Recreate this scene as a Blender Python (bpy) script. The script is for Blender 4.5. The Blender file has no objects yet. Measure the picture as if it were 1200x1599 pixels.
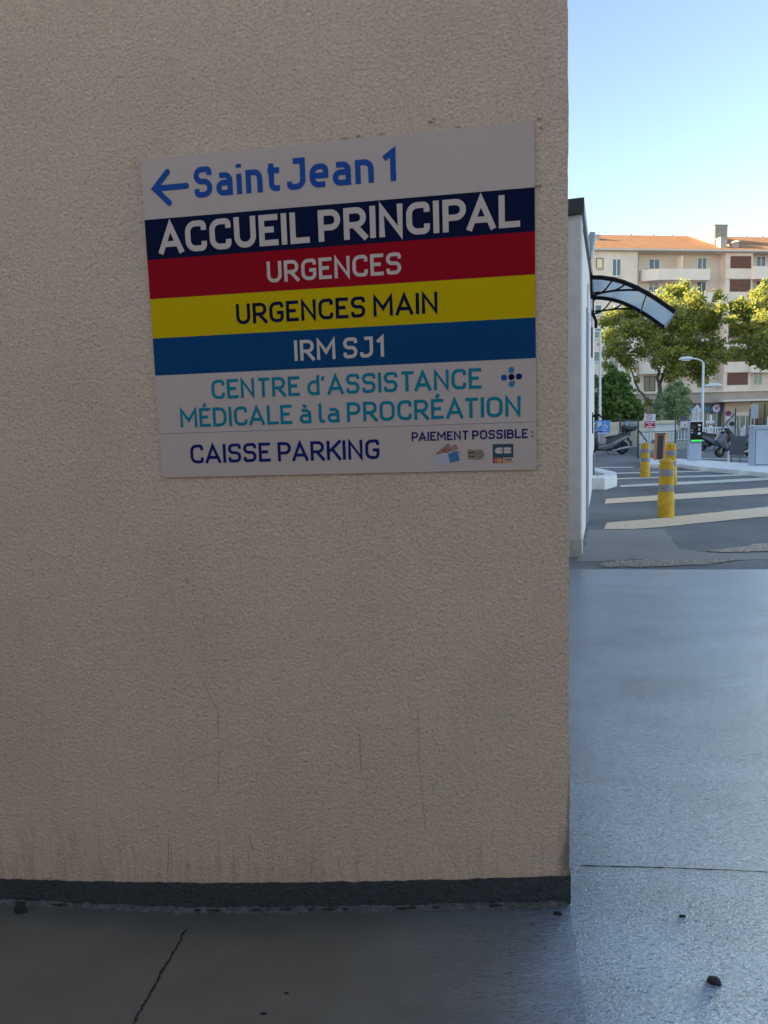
import bpy, bmesh, math, random
import numpy as np
from mathutils import Vector, Matrix, Euler
R = math.radians
random.seed(7)
SC = bpy.context.scene
COL = SC.collection

# ------------------------------------------------------------------ camera
F, PITCH, ROLL, YAW = 1112.4, 0.1184, -0.0320, 0.1636      # focal length in photo pixels (1200 x 1599)
CAM = np.array([-0.218, -2.347, 1.65])
_cp, _sp = math.cos(PITCH), math.sin(PITCH)
FWD = np.array([-math.sin(YAW) * _cp, math.cos(YAW) * _cp, -_sp])
_r0 = np.array([math.cos(YAW), math.sin(YAW), 0.0]); _u0 = np.cross(_r0, FWD)
RGT = _r0 * math.cos(ROLL) + _u0 * math.sin(ROLL)
UPV = -_r0 * math.sin(ROLL) + _u0 * math.cos(ROLL)
cd = bpy.data.cameras.new('camera'); cam = bpy.data.objects.new('camera', cd); COL.objects.link(cam)
m = Matrix.Identity(4)
for i in range(3):
    m[i][0], m[i][1], m[i][2], m[i][3] = RGT[i], UPV[i], -FWD[i], CAM[i]
cam.matrix_world = m
cd.sensor_fit = 'VERTICAL'; cd.sensor_height = 36.0; cd.lens = F / 1599 * 36.0
cd.clip_start = 0.05; cd.clip_end = 3000
SC.camera = cam

# ------------------------------------------------------------------ sky, sun, exposure
SUN_EL, SUN_AZ = R(14), R(17)          # sun to the left (-X); SUN_AZ turns it towards the camera side
w = bpy.data.worlds.new('World'); SC.world = w; w.use_nodes = True
nt = w.node_tree
sky = nt.nodes.new('ShaderNodeTexSky'); sky.sky_type = 'NISHITA'; sky.sun_disc = False
sky.sun_elevation = SUN_EL
sdir = Vector((-math.cos(SUN_AZ) * math.cos(SUN_EL), -math.sin(SUN_AZ) * math.cos(SUN_EL), math.sin(SUN_EL)))
sky.sun_rotation = math.atan2(sdir.x, sdir.y)
sky.air_density = 0.8; sky.dust_density = 0.25; sky.ozone_density = 1.5
bg = nt.nodes['Background']
tint = nt.nodes.new('ShaderNodeMix'); tint.data_type = 'RGBA'; tint.blend_type = 'MULTIPLY'; tint.inputs[0].default_value = 1.0
nt.links.new(sky.outputs[0], tint.inputs[6]); tint.inputs[7].default_value = (1.0, 0.87, 0.74, 1)     # white balance of the shade
nt.links.new(tint.outputs[2], bg.inputs[0]); bg.inputs[1].default_value = 0.15 * 1.0
sl = bpy.data.lights.new('sun', 'SUN'); so = bpy.data.objects.new('sun', sl); COL.objects.link(so)
sl.energy = 5.0; sl.angle = R(0.5); sl.color = (1.0, 0.82, 0.48)
so.rotation_euler = sdir.to_track_quat('Z', 'Y').to_euler()
vs = SC.view_settings; SC.display_settings.display_device = 'sRGB'
vs.view_transform = 'Standard'; vs.look = 'None'; vs.gamma = 1; vs.exposure = 1.93; vs.use_curve_mapping = False

# ------------------------------------------------------------------ measuring helpers
def ray(px, py):
    return FWD + RGT * (px - 600) / F + UPV * (799.5 - py) / F
def ground(px, py, z=0.0):
    d = ray(px, py); p = CAM + d * ((z - CAM[2]) / d[2]); return Vector(p)
def on_y(px, py, y):
    d = ray(px, py); return Vector(CAM + d * ((y - CAM[1]) / d[1]))
def on_wall(px, py):
    p = on_y(px, py, 0.0); return (p.x, p.z)
def on_plane(px, py, p0, n):
    d = Vector(ray(px, py)); c = Vector(CAM); return c + d * ((Vector(p0) - c).dot(n) / d.dot(n))

# ------------------------------------------------------------------ materials
def mat(name, col, rough=0.6, metal=0.0, spec=0.5, var=0.0, scale=8.0, bump=0.0, bscale=40.0, emit=None, alpha=None):
    M = bpy.data.materials.new(name); M.use_nodes = True
    t = M.node_tree; b = t.nodes['Principled BSDF']
    b.inputs['Base Color'].default_value = (*col, 1); b.inputs['Roughness'].default_value = rough
    b.inputs['Metallic'].default_value = metal; b.inputs['Specular IOR Level'].default_value = spec
    tc = t.nodes.new('ShaderNodeTexCoord')
    if var:
        n = t.nodes.new('ShaderNodeTexNoise'); n.inputs['Scale'].default_value = scale; n.inputs['Detail'].default_value = 6
        n.inputs['Roughness'].default_value = 0.65
        t.links.new(tc.outputs['Object'], n.inputs['Vector'])
        mr = t.nodes.new('ShaderNodeMapRange'); mr.inputs[1].default_value = 0.3; mr.inputs[2].default_value = 0.7
        mr.inputs[3].default_value = 1 - var; mr.inputs[4].default_value = 1 + var
        t.links.new(n.outputs[0], mr.inputs[0])
        h = t.nodes.new('ShaderNodeHueSaturation'); h.inputs['Color'].default_value = (*col, 1)
        t.links.new(mr.outputs[0], h.inputs['Value']); t.links.new(h.outputs[0], b.inputs['Base Color'])
    if bump:
        n2 = t.nodes.new('ShaderNodeTexNoise'); n2.inputs['Scale'].default_value = bscale; n2.inputs['Detail'].default_value = 4
        t.links.new(tc.outputs['Object'], n2.inputs['Vector'])
        bp = t.nodes.new('ShaderNodeBump'); bp.inputs['Strength'].default_value = bump; bp.inputs['Distance'].default_value = 0.02
        t.links.new(n2.outputs[0], bp.inputs['Height']); t.links.new(bp.outputs[0], b.inputs['Normal'])
    if emit:
        b.inputs['Emission Color'].default_value = (*col, 1); b.inputs['Emission Strength'].default_value = emit
    return M

def nodes_of(M):
    return M.node_tree, M.node_tree.nodes, M.node_tree.links, M.node_tree.nodes['Principled BSDF']

def stucco_mat():
    M = mat('stucco', (0.7, 0.54, 0.40), 0.9, spec=0.1)
    t, N, L, b = nodes_of(M)
    g = N.new('ShaderNodeNewGeometry'); P = g.outputs['Position']
    def noise(sc, det=4, dist=0.0, vec=P, rough=0.5):
        n = N.new('ShaderNodeTexNoise'); n.inputs['Scale'].default_value = sc; n.inputs['Detail'].default_value = det; n.inputs['Distortion'].default_value = dist; n.inputs['Roughness'].default_value = rough
        L.new(vec, n.inputs['Vector']); return n.outputs[0]
    def mapped(v, a0, a1, b0, b1):
        r = N.new('ShaderNodeMapRange'); r.inputs[1].default_value, r.inputs[2].default_value, r.inputs[3].default_value, r.inputs[4].default_value = a0, a1, b0, b1; L.new(v, r.inputs[0]); return r.outputs[0]
    def op(o, a, bb, c=None):
        n = N.new('ShaderNodeMath'); n.operation = o
        for i, x in enumerate((a, bb, c)):
            if x is None: continue
            if isinstance(x, (int, float)): n.inputs[i].default_value = x
            else: L.new(x, n.inputs[i])
        return n.outputs[0]
    def mapping(sc, rot):
        mp = N.new('ShaderNodeMapping'); mp.inputs['Scale'].default_value = sc; mp.inputs['Rotation'].default_value = rot; L.new(P, mp.inputs['Vector']); return mp.outputs[0]
    # roughcast relief: sharp grains, floated in slanting strokes that vary across the wall
    fine = noise(88, 6, 1.4, rough=0.66)
    vo = N.new('ShaderNodeTexVoronoi'); vo.inputs['Scale'].default_value = 95; L.new(P, vo.inputs['Vector'])
    worm = noise(1.0, 4, 2.2, mapping((34, 34, 105), (0, R(-28), 0)), 0.6)
    patch = mapped(noise(2.6, 3), 0.35, 0.65, 0.0, 1.0)
    h = op('ADD', op('MULTIPLY_ADD', vo.outputs['Distance'], 0.5, fine), op('MULTIPLY', op('MULTIPLY', worm, 0.6), patch))
    swell = noise(9, 2)
    h = op('MULTIPLY_ADD', swell, 0.3, h)
    bp = N.new('ShaderNodeBump'); bp.inputs['Strength'].default_value = 1.0; bp.inputs['Distance'].default_value = 0.0098
    L.new(h, bp.inputs['Height']); L.new(bp.outputs[0], b.inputs['Normal'])
    cr = N.new('ShaderNodeValToRGB'); cr.color_ramp.elements[0].position = 0.3; cr.color_ramp.elements[1].position = 0.7
    cr.color_ramp.elements[0].color = (0.785, 0.598, 0.44, 1); cr.color_ramp.elements[1].color = (0.815, 0.622, 0.455, 1)
    L.new(noise(1.7, 4), cr.inputs[0])
    hs = N.new('ShaderNodeHueSaturation'); L.new(cr.outputs[0], hs.inputs['Color'])
    grain = mapped(noise(120, 4, 0.8), 0.30, 0.50, 0.72, 1.02)
    L.new(grain, hs.inputs['Value'])
    sx = N.new('ShaderNodeSeparateXYZ'); L.new(P, sx.inputs[0]); X, Z = sx.outputs[0], sx.outputs[2]
    # splash dirt rising from the base in streaks, and hand and trolley grime on the corner
    st = noise(1.0, 6, 0.4, mapping((30, 30, 3.0), (0, 0, 0)), 0.7)
    m2 = mapped(op('ADD', st, mapped(Z, -0.05, 0.6, 0.26, -0.16)), 0.66, 0.98, 0.0, 0.42)
    cg = noise(1.0, 6, 0.8, mapping((60, 60, 9), (0, R(6), 0)), 0.75)
    cm = op('MULTIPLY', mapped(X, -0.10, -0.005, 0.0, 1.0), mapped(Z, 0.55, 0.16, 0.0, 1.0))
    ed = op('MULTIPLY', mapped(X, -0.012, 0.0, 0.0, 0.6), mapped(Z, 1.0, 0.2, 0.0, 1.0))
    m3 = mapped(op('MULTIPLY', cg, op('ADD', cm, ed)), 0.24, 0.50, 0.0, 0.75)
    mm = op('MAXIMUM', m2, m3)
    mx = N.new('ShaderNodeMix'); mx.data_type = 'RGBA'; L.new(mm, mx.inputs[0]); L.new(hs.outputs[0], mx.inputs[6]); mx.inputs[7].default_value = (0.16, 0.135, 0.10, 1)
    L.new(mx.outputs[2], b.inputs['Base Color'])
    return M

def floor_mat():
    M = mat('painted_floor', (0.12, 0.135, 0.145), 0.26, spec=0.5)
    t, N, L, b = nodes_of(M)
    b.inputs['Metallic'].default_value = 0.9; b.inputs['Coat Weight'].default_value = 1.0; b.inputs['Coat IOR'].default_value = 2.3; b.inputs['Coat Roughness'].default_value = 0.2
    g = N.new('ShaderNodeNewGeometry'); P = g.outputs['Position']
    def noise(vec, sc=1.0, det=4, dist=0.0, rough=0.5):
        n = N.new('ShaderNodeTexNoise'); n.inputs['Scale'].default_value = sc; n.inputs['Detail'].default_value = det; n.inputs['Distortion'].default_value = dist; n.inputs['Roughness'].default_value = rough
        L.new(vec, n.inputs['Vector']); return n.outputs[0]
    def mapped(v, a0, a1, b0, b1):
        r = N.new('ShaderNodeMapRange'); r.inputs[1].default_value, r.inputs[2].default_value, r.inputs[3].default_value, r.inputs[4].default_value = a0, a1, b0, b1; L.new(v, r.inputs[0]); return r.outputs[0]
    def op(o, a, bb, c=None):
        n = N.new('ShaderNodeMath'); n.operation = o
        for i, x in enumerate((a, bb, c)):
            if x is None: continue
            if isinstance(x, (int, float)): n.inputs[i].default_value = x
            else: L.new(x, n.inputs[i])
        return n.outputs[0]
    def mapping(sc, deg):
        mp = N.new('ShaderNodeMapping'); mp.inputs['Scale'].default_value = sc; mp.inputs['Rotation'].default_value = (0, 0, R(deg)); L.new(P, mp.inputs['Vector']); return mp.outputs[0]
    sx = N.new('ShaderNodeSeparateXYZ'); L.new(P, sx.inputs[0])
    coarse_skylit = mapped(sx.outputs[0], -0.75, 0.25, 0.0, 1.0)          # coarser past the corner; lighter, bluer colour there paints in sky light
    fine = noise(P, 110, 7, 0.5, 0.6)
    brush = noise(mapping((34, 82, 30), 32), 1, 6, 0.9, 0.68)     # brushed in slanting strokes
    sweep = noise(mapping((5, 13, 10), -8), 1, 5, 0.8, 0.62)       # broad trowel sweeps
    h = op('ADD', op('MULTIPLY_ADD', brush, 1.7, op('MULTIPLY', fine, 0.9)), op('MULTIPLY', sweep, 0.9))
    bp = N.new('ShaderNodeBump'); bp.inputs['Distance'].default_value = 0.0105
    L.new(mapped(coarse_skylit, 0, 1, 0.10, 0.62), bp.inputs['Strength']); L.new(h, bp.inputs['Height'])
    L.new(bp.outputs[0], b.inputs['Normal']); L.new(bp.outputs[0], b.inputs['Coat Normal'])
    tone = mapped(noise(mapping((1.2, 2.6, 2), 10), 1, 6, 0.5, 0.6), 0.28, 0.72, 0.68, 1.28)
    pores = mapped(noise(mapping((38, 105, 20), 32), 1, 6, 0.4, 0.7), 0.555, 0.66, 1.0, 0.12)
    pores = op('MULTIPLY_ADD', op('SUBTRACT', pores, 1.0), coarse_skylit, 1.0)
    val = op('MULTIPLY', op('MULTIPLY', tone, pores), mapped(coarse_skylit, 0, 1, 0.135, 0.38))  # value raised on the right to carry the brighter sky reflection
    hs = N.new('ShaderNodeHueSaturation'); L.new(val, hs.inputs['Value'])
    cm_ = N.new('ShaderNodeMix'); cm_.data_type = 'RGBA'; cm_.inputs[6].default_value = (1.0, 0.96, 0.80, 1); cm_.inputs[7].default_value = (0.76, 0.97, 1.26, 1); L.new(coarse_skylit, cm_.inputs[0]); L.new(cm_.outputs[2], hs.inputs['Color']); L.new(hs.outputs[0], b.inputs['Base Color'])
    L.new(op('MULTIPLY', mapped(pores, 0.3, 1.0, 0.35, 1.0), mapped(coarse_skylit, 0, 1, 0.5, 1.0)), b.inputs['Coat Weight'])
    L.new(mapped(coarse_skylit, 0, 1, 0.25, 0.9), b.inputs['Metallic']); L.new(mapped(coarse_skylit, 0, 1, 0.42, 0.26), b.inputs['Roughness']); L.new(mapped(coarse_skylit, 0, 1, 0.36, 0.2), b.inputs['Coat Roughness'])
    return M

def asphalt_mat(name, lo, hi):
    M = mat(name, lo, 0.85, spec=0.3)
    t, N, L, b = nodes_of(M)
    g = N.new('ShaderNodeNewGeometry')
    n1 = N.new('ShaderNodeTexNoise'); n1.inputs['Scale'].default_value = 35; n1.inputs['Detail'].default_value = 5; n1.inputs['Roughness'].default_value = 0.8
    n2 = N.new('ShaderNodeTexNoise'); n2.inputs['Scale'].default_value = 0.5; n2.inputs['Detail'].default_value = 5
    for n in (n1, n2): L.new(g.outputs['Position'], n.inputs['Vector'])
    ad = N.new('ShaderNodeMath'); L.new(n1.outputs[0], ad.inputs[0]); L.new(n2.outputs[0], ad.inputs[1])
    cr = N.new('ShaderNodeMapRange'); cr.inputs[1].default_value = 0.72; cr.inputs[2].default_value = 1.3; L.new(ad.outputs[0], cr.inputs[0])
    mx = N.new('ShaderNodeMix'); mx.data_type = 'RGBA'; mx.inputs[6].default_value = (*lo, 1); mx.inputs[7].default_value = (*hi, 1)
    L.new(cr.outputs[0], mx.inputs[0]); L.new(mx.outputs[2], b.inputs['Base Color'])
    bp = N.new('ShaderNodeBump'); bp.inputs['Strength'].default_value = 0.6; bp.inputs['Distance'].default_value = 0.02
    L.new(n1.outputs[0], bp.inputs['Height']); L.new(bp.outputs[0], b.inputs['Normal'])
    return M

def marking_mat(name='worn_marking', shift=0.0):
    M = asphalt_mat(name, (0.90, 0.66, 0.46), (0.96, 0.76, 0.56))
    t, N, L, b = nodes_of(M)
    g = N.new('ShaderNodeNewGeometry')
    n = N.new('ShaderNodeTexNoise'); n.inputs['Scale'].default_value = 34; n.inputs['Detail'].default_value = 8; n.inputs['Roughness'].default_value = 0.8
    L.new(g.outputs['Position'], n.inputs['Vector'])
    sx = N.new('ShaderNodeSeparateXYZ'); L.new(g.outputs['Position'], sx.inputs[0])
    my = N.new('ShaderNodeMapRange'); my.inputs[1].default_value = 6; my.inputs[2].default_value = 12; my.inputs[3].default_value = 0.10 + shift; my.inputs[4].default_value = -0.10 + shift
    L.new(sx.outputs[1], my.inputs[0])
    ad = N.new('ShaderNodeMath'); L.new(n.outputs[0], ad.inputs[0]); L.new(my.outputs[0], ad.inputs[1])
    mr = N.new('ShaderNodeMapRange'); mr.inputs[1].default_value = 0.52; mr.inputs[2].default_value = 0.62; L.new(ad.outputs[0], mr.inputs[0])
    src = b.inputs['Base Color'].links[0].from_socket
    mx = N.new('ShaderNodeMix'); mx.data_type = 'RGBA'; L.new(mr.outputs[0], mx.inputs[0]); L.new(src, mx.inputs[6]); mx.inputs[7].default_value = (0.19, 0.187, 0.18, 1)
    L.new(mx.outputs[2], b.inputs['Base Color'])
    return M

def leaf_mat(name, lo, hi, trans=0.4):
    M = bpy.data.materials.new(name); M.use_nodes = True
    t = M.node_tree; N, L = t.nodes, t.links
    b = N['Principled BSDF']; out = N['Material Output']
    g = N.new('ShaderNodeNewGeometry')
    mx = N.new('ShaderNodeMix'); mx.data_type = 'RGBA'; mx.inputs[6].default_value = (*lo, 1); mx.inputs[7].default_value = (*hi, 1)
    L.new(g.outputs['Random Per Island'], mx.inputs[0]); L.new(mx.outputs[2], b.inputs['Base Color'])
    b.inputs['Roughness'].default_value = 0.55; b.inputs['Specular IOR Level'].default_value = 0.3
    tr = N.new('ShaderNodeBsdfTranslucent'); L.new(mx.outputs[2], tr.inputs['Color'])
    ms = N.new('ShaderNodeMixShader'); ms.inputs[0].default_value = trans
    L.new(b.outputs[0], ms.inputs[1]); L.new(tr.outputs[0], ms.inputs[2]); L.new(ms.outputs[0], out.inputs['Surface'])
    return M

def tile_mat():
    M = mat('roof_tiles', (0.42, 0.2, 0.11), 0.85, spec=0.2)
    t, N, L, b = nodes_of(M)
    tc = N.new('ShaderNodeTexCoord')
    wv = N.new('ShaderNodeTexWave'); wv.inputs['Scale'].default_value = 1.6; wv.inputs['Distortion'].default_value = 0.4; wv.bands_direction = 'X'
    n = N.new('ShaderNodeTexNoise'); n.inputs['Scale'].default_value = 1.2; n.inputs['Detail'].default_value = 8; n.inputs['Roughness'].default_value = 0.75
    L.new(tc.outputs['Object'], wv.inputs['Vector']); L.new(tc.outputs['Object'], n.inputs['Vector'])
    cr = N.new('ShaderNodeValToRGB'); cr.color_ramp.elements[0].position = 0.3; cr.color_ramp.elements[1].position = 0.72
    cr.color_ramp.elements[0].color = (0.30, 0.145, 0.075, 1); cr.color_ramp.elements[1].color = (0.46, 0.245, 0.135, 1)
    L.new(n.outputs[0], cr.inputs[0]); L.new(cr.outputs[0], b.inputs['Base Color'])
    bp = N.new('ShaderNodeBump'); bp.inputs['Strength'].default_value = 0.5; bp.inputs['Distance'].default_value = 0.08
    L.new(wv.outputs[0], bp.inputs['Height']); L.new(bp.outputs[0], b.inputs['Normal'])
    return M

def louvre_mat():
    M = mat('louvre_brown', (0.20, 0.095, 0.06), 0.7, spec=0.2)
    t, N, L, b = nodes_of(M)
    tc = N.new('ShaderNodeTexCoord'); br = N.new('ShaderNodeTexBrick')
    br.inputs['Color1'].default_value = (0.24, 0.115, 0.075, 1); br.inputs['Color2'].default_value = (0.17, 0.08, 0.055, 1); br.inputs['Mortar'].default_value = (0.09, 0.05, 0.04, 1)
    br.inputs['Scale'].default_value = 1.0; br.inputs['Brick Width'].default_value = 0.42; br.inputs['Row Height'].default_value = 0.2; br.inputs['Mortar Size'].default_value = 0.03
    mp = N.new('ShaderNodeMapping'); mp.inputs['Rotation'].default_value = (R(90), 0, 0)
    L.new(tc.outputs['Object'], mp.inputs[0]); L.new(mp.outputs[0], br.inputs[0]); L.new(br.outputs[0], b.inputs['Base Color'])
    return M

M_ = dict(
    stucco=stucco_mat(), floor=floor_mat(),
    asphalt=asphalt_mat('asphalt', (0.105, 0.107, 0.113), (0.28, 0.282, 0.288)),
    patch=asphalt_mat('concrete_patch', (0.22, 0.215, 0.205), (0.36, 0.35, 0.335)),
    marking=marking_mat(), marking_worn=marking_mat('very_worn_marking', 0.03),
    marking_white=asphalt_mat('white_marking', (0.66, 0.62, 0.55), (0.84, 0.80, 0.72)),
    bounce_warm=mat('warm_bounce', (0.68, 0.47, 0.33), 0.9, spec=0.1, var=0.08),  # warm colour of the added block behind the camera, for bounce light
    plinth=mat('plinth_paint', (0.055, 0.062, 0.064), 0.7, spec=0.2, var=0.2, scale=30, bump=0.8, bscale=80),
    fillet=mat('fillet_mortar', (0.105, 0.10, 0.092), 0.9, var=0.6, scale=40, bump=0.8, bscale=90),
    dirt=mat('dirt', (0.02, 0.017, 0.014), 0.95, var=0.4, scale=30),
    stain=mat('grime', (0.47, 0.36, 0.265), 0.95, spec=0.05, var=0.3, scale=60),
    sign_white=mat('sign_white', (0.53, 0.43, 0.37), 0.7, spec=0.06, var=0.03, scale=3),
    edge_metal=mat('sign_edge', (0.4, 0.4, 0.42), 0.4, metal=0.6),
    navy=mat('vinyl_navy', (0.006, 0.010, 0.036), 0.7, spec=0.03), red=mat('vinyl_red', (0.30, 0.006, 0.014), 0.7, spec=0.03),
    yellow=mat('vinyl_yellow', (0.56, 0.39, 0.003), 0.7, spec=0.03), blue=mat('vinyl_blue', (0.006, 0.055, 0.150), 0.7, spec=0.03),
    t_blue=mat('letter_blue', (0.02, 0.075, 0.29), 0.7, spec=0.04), t_teal=mat('letter_teal', (0.008, 0.20, 0.26), 0.7, spec=0.04),
    t_navy=mat('letter_navy', (0.010, 0.018, 0.12), 0.7, spec=0.04), t_white=mat('letter_white', (0.58, 0.475, 0.41), 0.7, spec=0.06),
    t_sky=mat('letter_sky', (0.02, 0.16, 0.30), 0.5), rule=mat('rule_line', (0.10, 0.12, 0.2), 0.5),
    note_grey=mat('note_grey', (0.20, 0.19, 0.16), 0.6, var=0.25, scale=120), note_red=mat('note_red', (0.34, 0.17, 0.13), 0.6, var=0.25, scale=120),
    note_blue=mat('note_blue', (0.05, 0.14, 0.32), 0.6, var=0.35, scale=140), note_pale=mat('note_pale', (0.44, 0.43, 0.46), 0.6, var=0.1, scale=140), coin=mat('coin_print', (0.24, 0.20, 0.12), 0.5, var=0.3, scale=150),
    card_teal=mat('card_teal', (0.01, 0.055, 0.09), 0.5), card_red=mat('card_red', (0.33, 0.03, 0.02), 0.5), card_orange=mat('card_orange', (0.6, 0.27, 0.06), 0.5),
    annex=mat('annex_render', (0.62, 0.60, 0.60), 0.9, spec=0.15, var=0.1, scale=4, bump=0.5, bscale=60),
    annex_white=mat('annex_white', (0.84, 0.78, 0.76), 0.85, spec=0.15, var=0.06, scale=3, bump=0.4, bscale=50),
    dark_metal=mat('dark_metal', (0.035, 0.04, 0.05), 0.45, metal=0.3), black=mat('black_plastic', (0.006, 0.006, 0.007), 0.6, spec=0.2),
    zinc=mat('zinc', (0.42, 0.45, 0.50), 0.45, metal=0.3, var=0.1), pipe=mat('pipe_blue_grey', (0.30, 0.37, 0.44), 0.5, var=0.1),
    bol_yellow=mat('bollard_yellow', (0.64, 0.37, 0.012), 0.55, var=0.22, scale=9, bump=0.2), bol_grey=mat('reflective_band', (0.28, 0.26, 0.265), 0.5, var=0.25, scale=14),
    kerb=mat('kerb_white', (0.88, 0.87, 0.86), 0.8, var=0.12, scale=4, bump=0.4), kerb_side=mat('kerb_concrete', (0.5, 0.49, 0.46), 0.85, var=0.25, scale=6, bump=0.4),
    cab=mat('cabinet_grey', (0.50, 0.55, 0.66), 0.45, var=0.04), cab_side=mat('cabinet_dark', (0.16, 0.19, 0.24), 0.5, var=0.05),
    orange=mat('barrier_orange', (0.72, 0.25, 0.07), 0.5, var=0.08), dark_panel=mat('barrier_panel', (0.045, 0.05, 0.065), 0.5, var=0.1),
    screen=mat('terminal_face', (0.006, 0.007, 0.008), 0.2), screen_grey=mat('terminal_screen', (0.05, 0.055, 0.06), 0.15),
    green=mat('terminal_green', (0.04, 0.55, 0.10), 0.5, emit=0.3), board=mat('board_grey', (0.075, 0.085, 0.10), 0.5, var=0.08),
    fence=mat('fence_green', (0.025, 0.05, 0.05), 0.5), rail=mat('rail_white', (0.68, 0.72, 0.78), 0.5), rail_blue=mat('rail_blue_grey', (0.20, 0.27, 0.34), 0.5),
    wall_beige=mat('wall_beige', (0.62, 0.54, 0.44), 0.9, var=0.07, scale=1.5), wall_brown=mat('wall_brown', (0.36, 0.29, 0.24), 0.9, var=0.1, scale=2), low_wall=mat('low_wall', (0.5, 0.5, 0.5), 0.9, var=0.12, scale=3),
    sg_white=mat('plate_white', (0.78, 0.79, 0.82), 0.5), sg_blue=mat('plate_blue', (0.12, 0.34, 0.82), 0.5), sg_red=mat('plate_red', (0.50, 0.025, 0.05), 0.5), sg_dark=mat('plate_navy', (0.03, 0.05, 0.16), 0.5), sg_grey=mat('plate_back', (0.48, 0.49, 0.52), 0.5, metal=0.2),
    lamp_white=mat('lamp_white', (0.74, 0.76, 0.80), 0.4), lens=mat('lamp_lens', (0.6, 0.62, 0.62), 0.3),
    tyre=mat('tyre', (0.02, 0.02, 0.021), 0.85), rim=mat('rim', (0.10, 0.105, 0.11), 0.35, metal=0.7), alloy=mat('alloy', (0.55, 0.55, 0.56), 0.3, metal=0.7),
    sc_grey=mat('scooter_blue_grey', (0.02, 0.03, 0.04), 0.28), sc_silver=mat('scooter_silver', (0.20, 0.22, 0.25), 0.3, metal=0.4), sc_slate=mat('scooter_slate', (0.10, 0.115, 0.16), 0.25), sc_black=mat('scooter_black', (0.012, 0.013, 0.016), 0.25), seat=mat('seat_vinyl', (0.018, 0.018, 0.022), 0.5), sc_lamp=mat('scooter_lamp', (0.65, 0.68, 0.74), 0.1), sc_white=mat('scooter_white', (0.7, 0.72, 0.75), 0.3), tail=mat('tail_red', (0.4, 0.02, 0.02), 0.3), box_lid=mat('box_lid', (0.30, 0.36, 0.38), 0.35),
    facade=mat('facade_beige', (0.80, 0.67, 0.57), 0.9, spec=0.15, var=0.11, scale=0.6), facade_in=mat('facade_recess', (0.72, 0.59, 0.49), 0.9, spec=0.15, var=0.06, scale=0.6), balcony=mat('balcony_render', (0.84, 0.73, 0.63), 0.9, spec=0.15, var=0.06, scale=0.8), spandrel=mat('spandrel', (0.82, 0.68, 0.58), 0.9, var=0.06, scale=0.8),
    fascia=mat('fascia_brown', (0.40, 0.33, 0.29), 0.9, var=0.12, scale=0.7), cornice=mat('cornice', (0.72, 0.62, 0.53), 0.85), shop_wall=mat('shop_wall', (0.58, 0.42, 0.32), 0.9, var=0.08, scale=0.7),
    frame_white=mat('frame_white', (0.74, 0.72, 0.70), 0.5), glass=mat('window_glass', (0.10, 0.13, 0.15), 0.08, spec=0.6), glass_dark=mat('glass_dark', (0.018, 0.028, 0.03), 0.1, spec=0.5), glass_teal=mat('glass_teal', (0.085, 0.12, 0.13), 0.15, spec=0.6), shutter=mat('roller_shutter', (0.38, 0.36, 0.34), 0.7), pane_fill=mat('sky_glint_pane', (0.85, 0.72, 0.45), 0.6), dark_frame=mat('dark_frame', (0.11, 0.10, 0.10), 0.6),  # cream pane colour stands in for a golden sky reflection
    tiles=tile_mat(), louvre=louvre_mat(), chimney=mat('chimney_white', (0.44, 0.39, 0.34), 0.9, var=0.06, scale=1), chimney_front=mat('ribbed_cladding', (0.30, 0.27, 0.24), 0.8, var=0.15, scale=2), gutter=mat('gutter', (0.66, 0.60, 0.54), 0.6),
    shop_blue=mat('shop_band', (0.025, 0.07, 0.13), 0.35), shop_letter=mat('shop_letter', (0.10, 0.30, 0.60), 0.4), logo_red=mat('logo_red', (0.62, 0.10, 0.05), 0.4), logo_blue=mat('logo_blue', (0.03, 0.12, 0.42), 0.4),
    leaf=leaf_mat('plane_leaf', (0.15, 0.24, 0.12), (0.56, 0.50, 0.07), 0.5), leaf_dark=leaf_mat('dark_leaf', (0.07, 0.14, 0.035), (0.17, 0.25, 0.055), 0.35), leaf_pale=leaf_mat('pale_leaf', (0.22, 0.30, 0.14), (0.36, 0.44, 0.22), 0.3), weed=leaf_mat('weed_leaf', (0.035, 0.07, 0.015), (0.06, 0.11, 0.03), 0.3),
    bark=mat('bark', (0.115, 0.105, 0.085), 0.9, var=0.3, scale=3, bump=0.5, bscale=12), stone=mat('pebble_stone', (0.02, 0.02, 0.024), 0.8, var=0.4, scale=60, bump=0.6, bscale=120),
)
def poly_mat():
    M = mat('polycarbonate', (0.62, 0.70, 0.78), 0.25, spec=0.5)
    t, N, L, b = nodes_of(M)
    tr = N.new('ShaderNodeBsdfTranslucent'); tr.inputs[0].default_value = (0.72, 0.78, 0.84, 1)
    tp = N.new('ShaderNodeBsdfTransparent'); tp.inputs[0].default_value = (0.85, 0.9, 0.95, 1)
    m1 = N.new('ShaderNodeMixShader'); m1.inputs[0].default_value = 0.55; L.new(b.outputs[0], m1.inputs[1]); L.new(tr.outputs[0], m1.inputs[2])
    m2 = N.new('ShaderNodeMixShader'); m2.inputs[0].default_value = 0.42; L.new(m1.outputs[0], m2.inputs[1]); L.new(tp.outputs[0], m2.inputs[2])
    L.new(m2.outputs[0], N['Material Output'].inputs['Surface']); return M
M_['poly'] = poly_mat()

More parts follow.
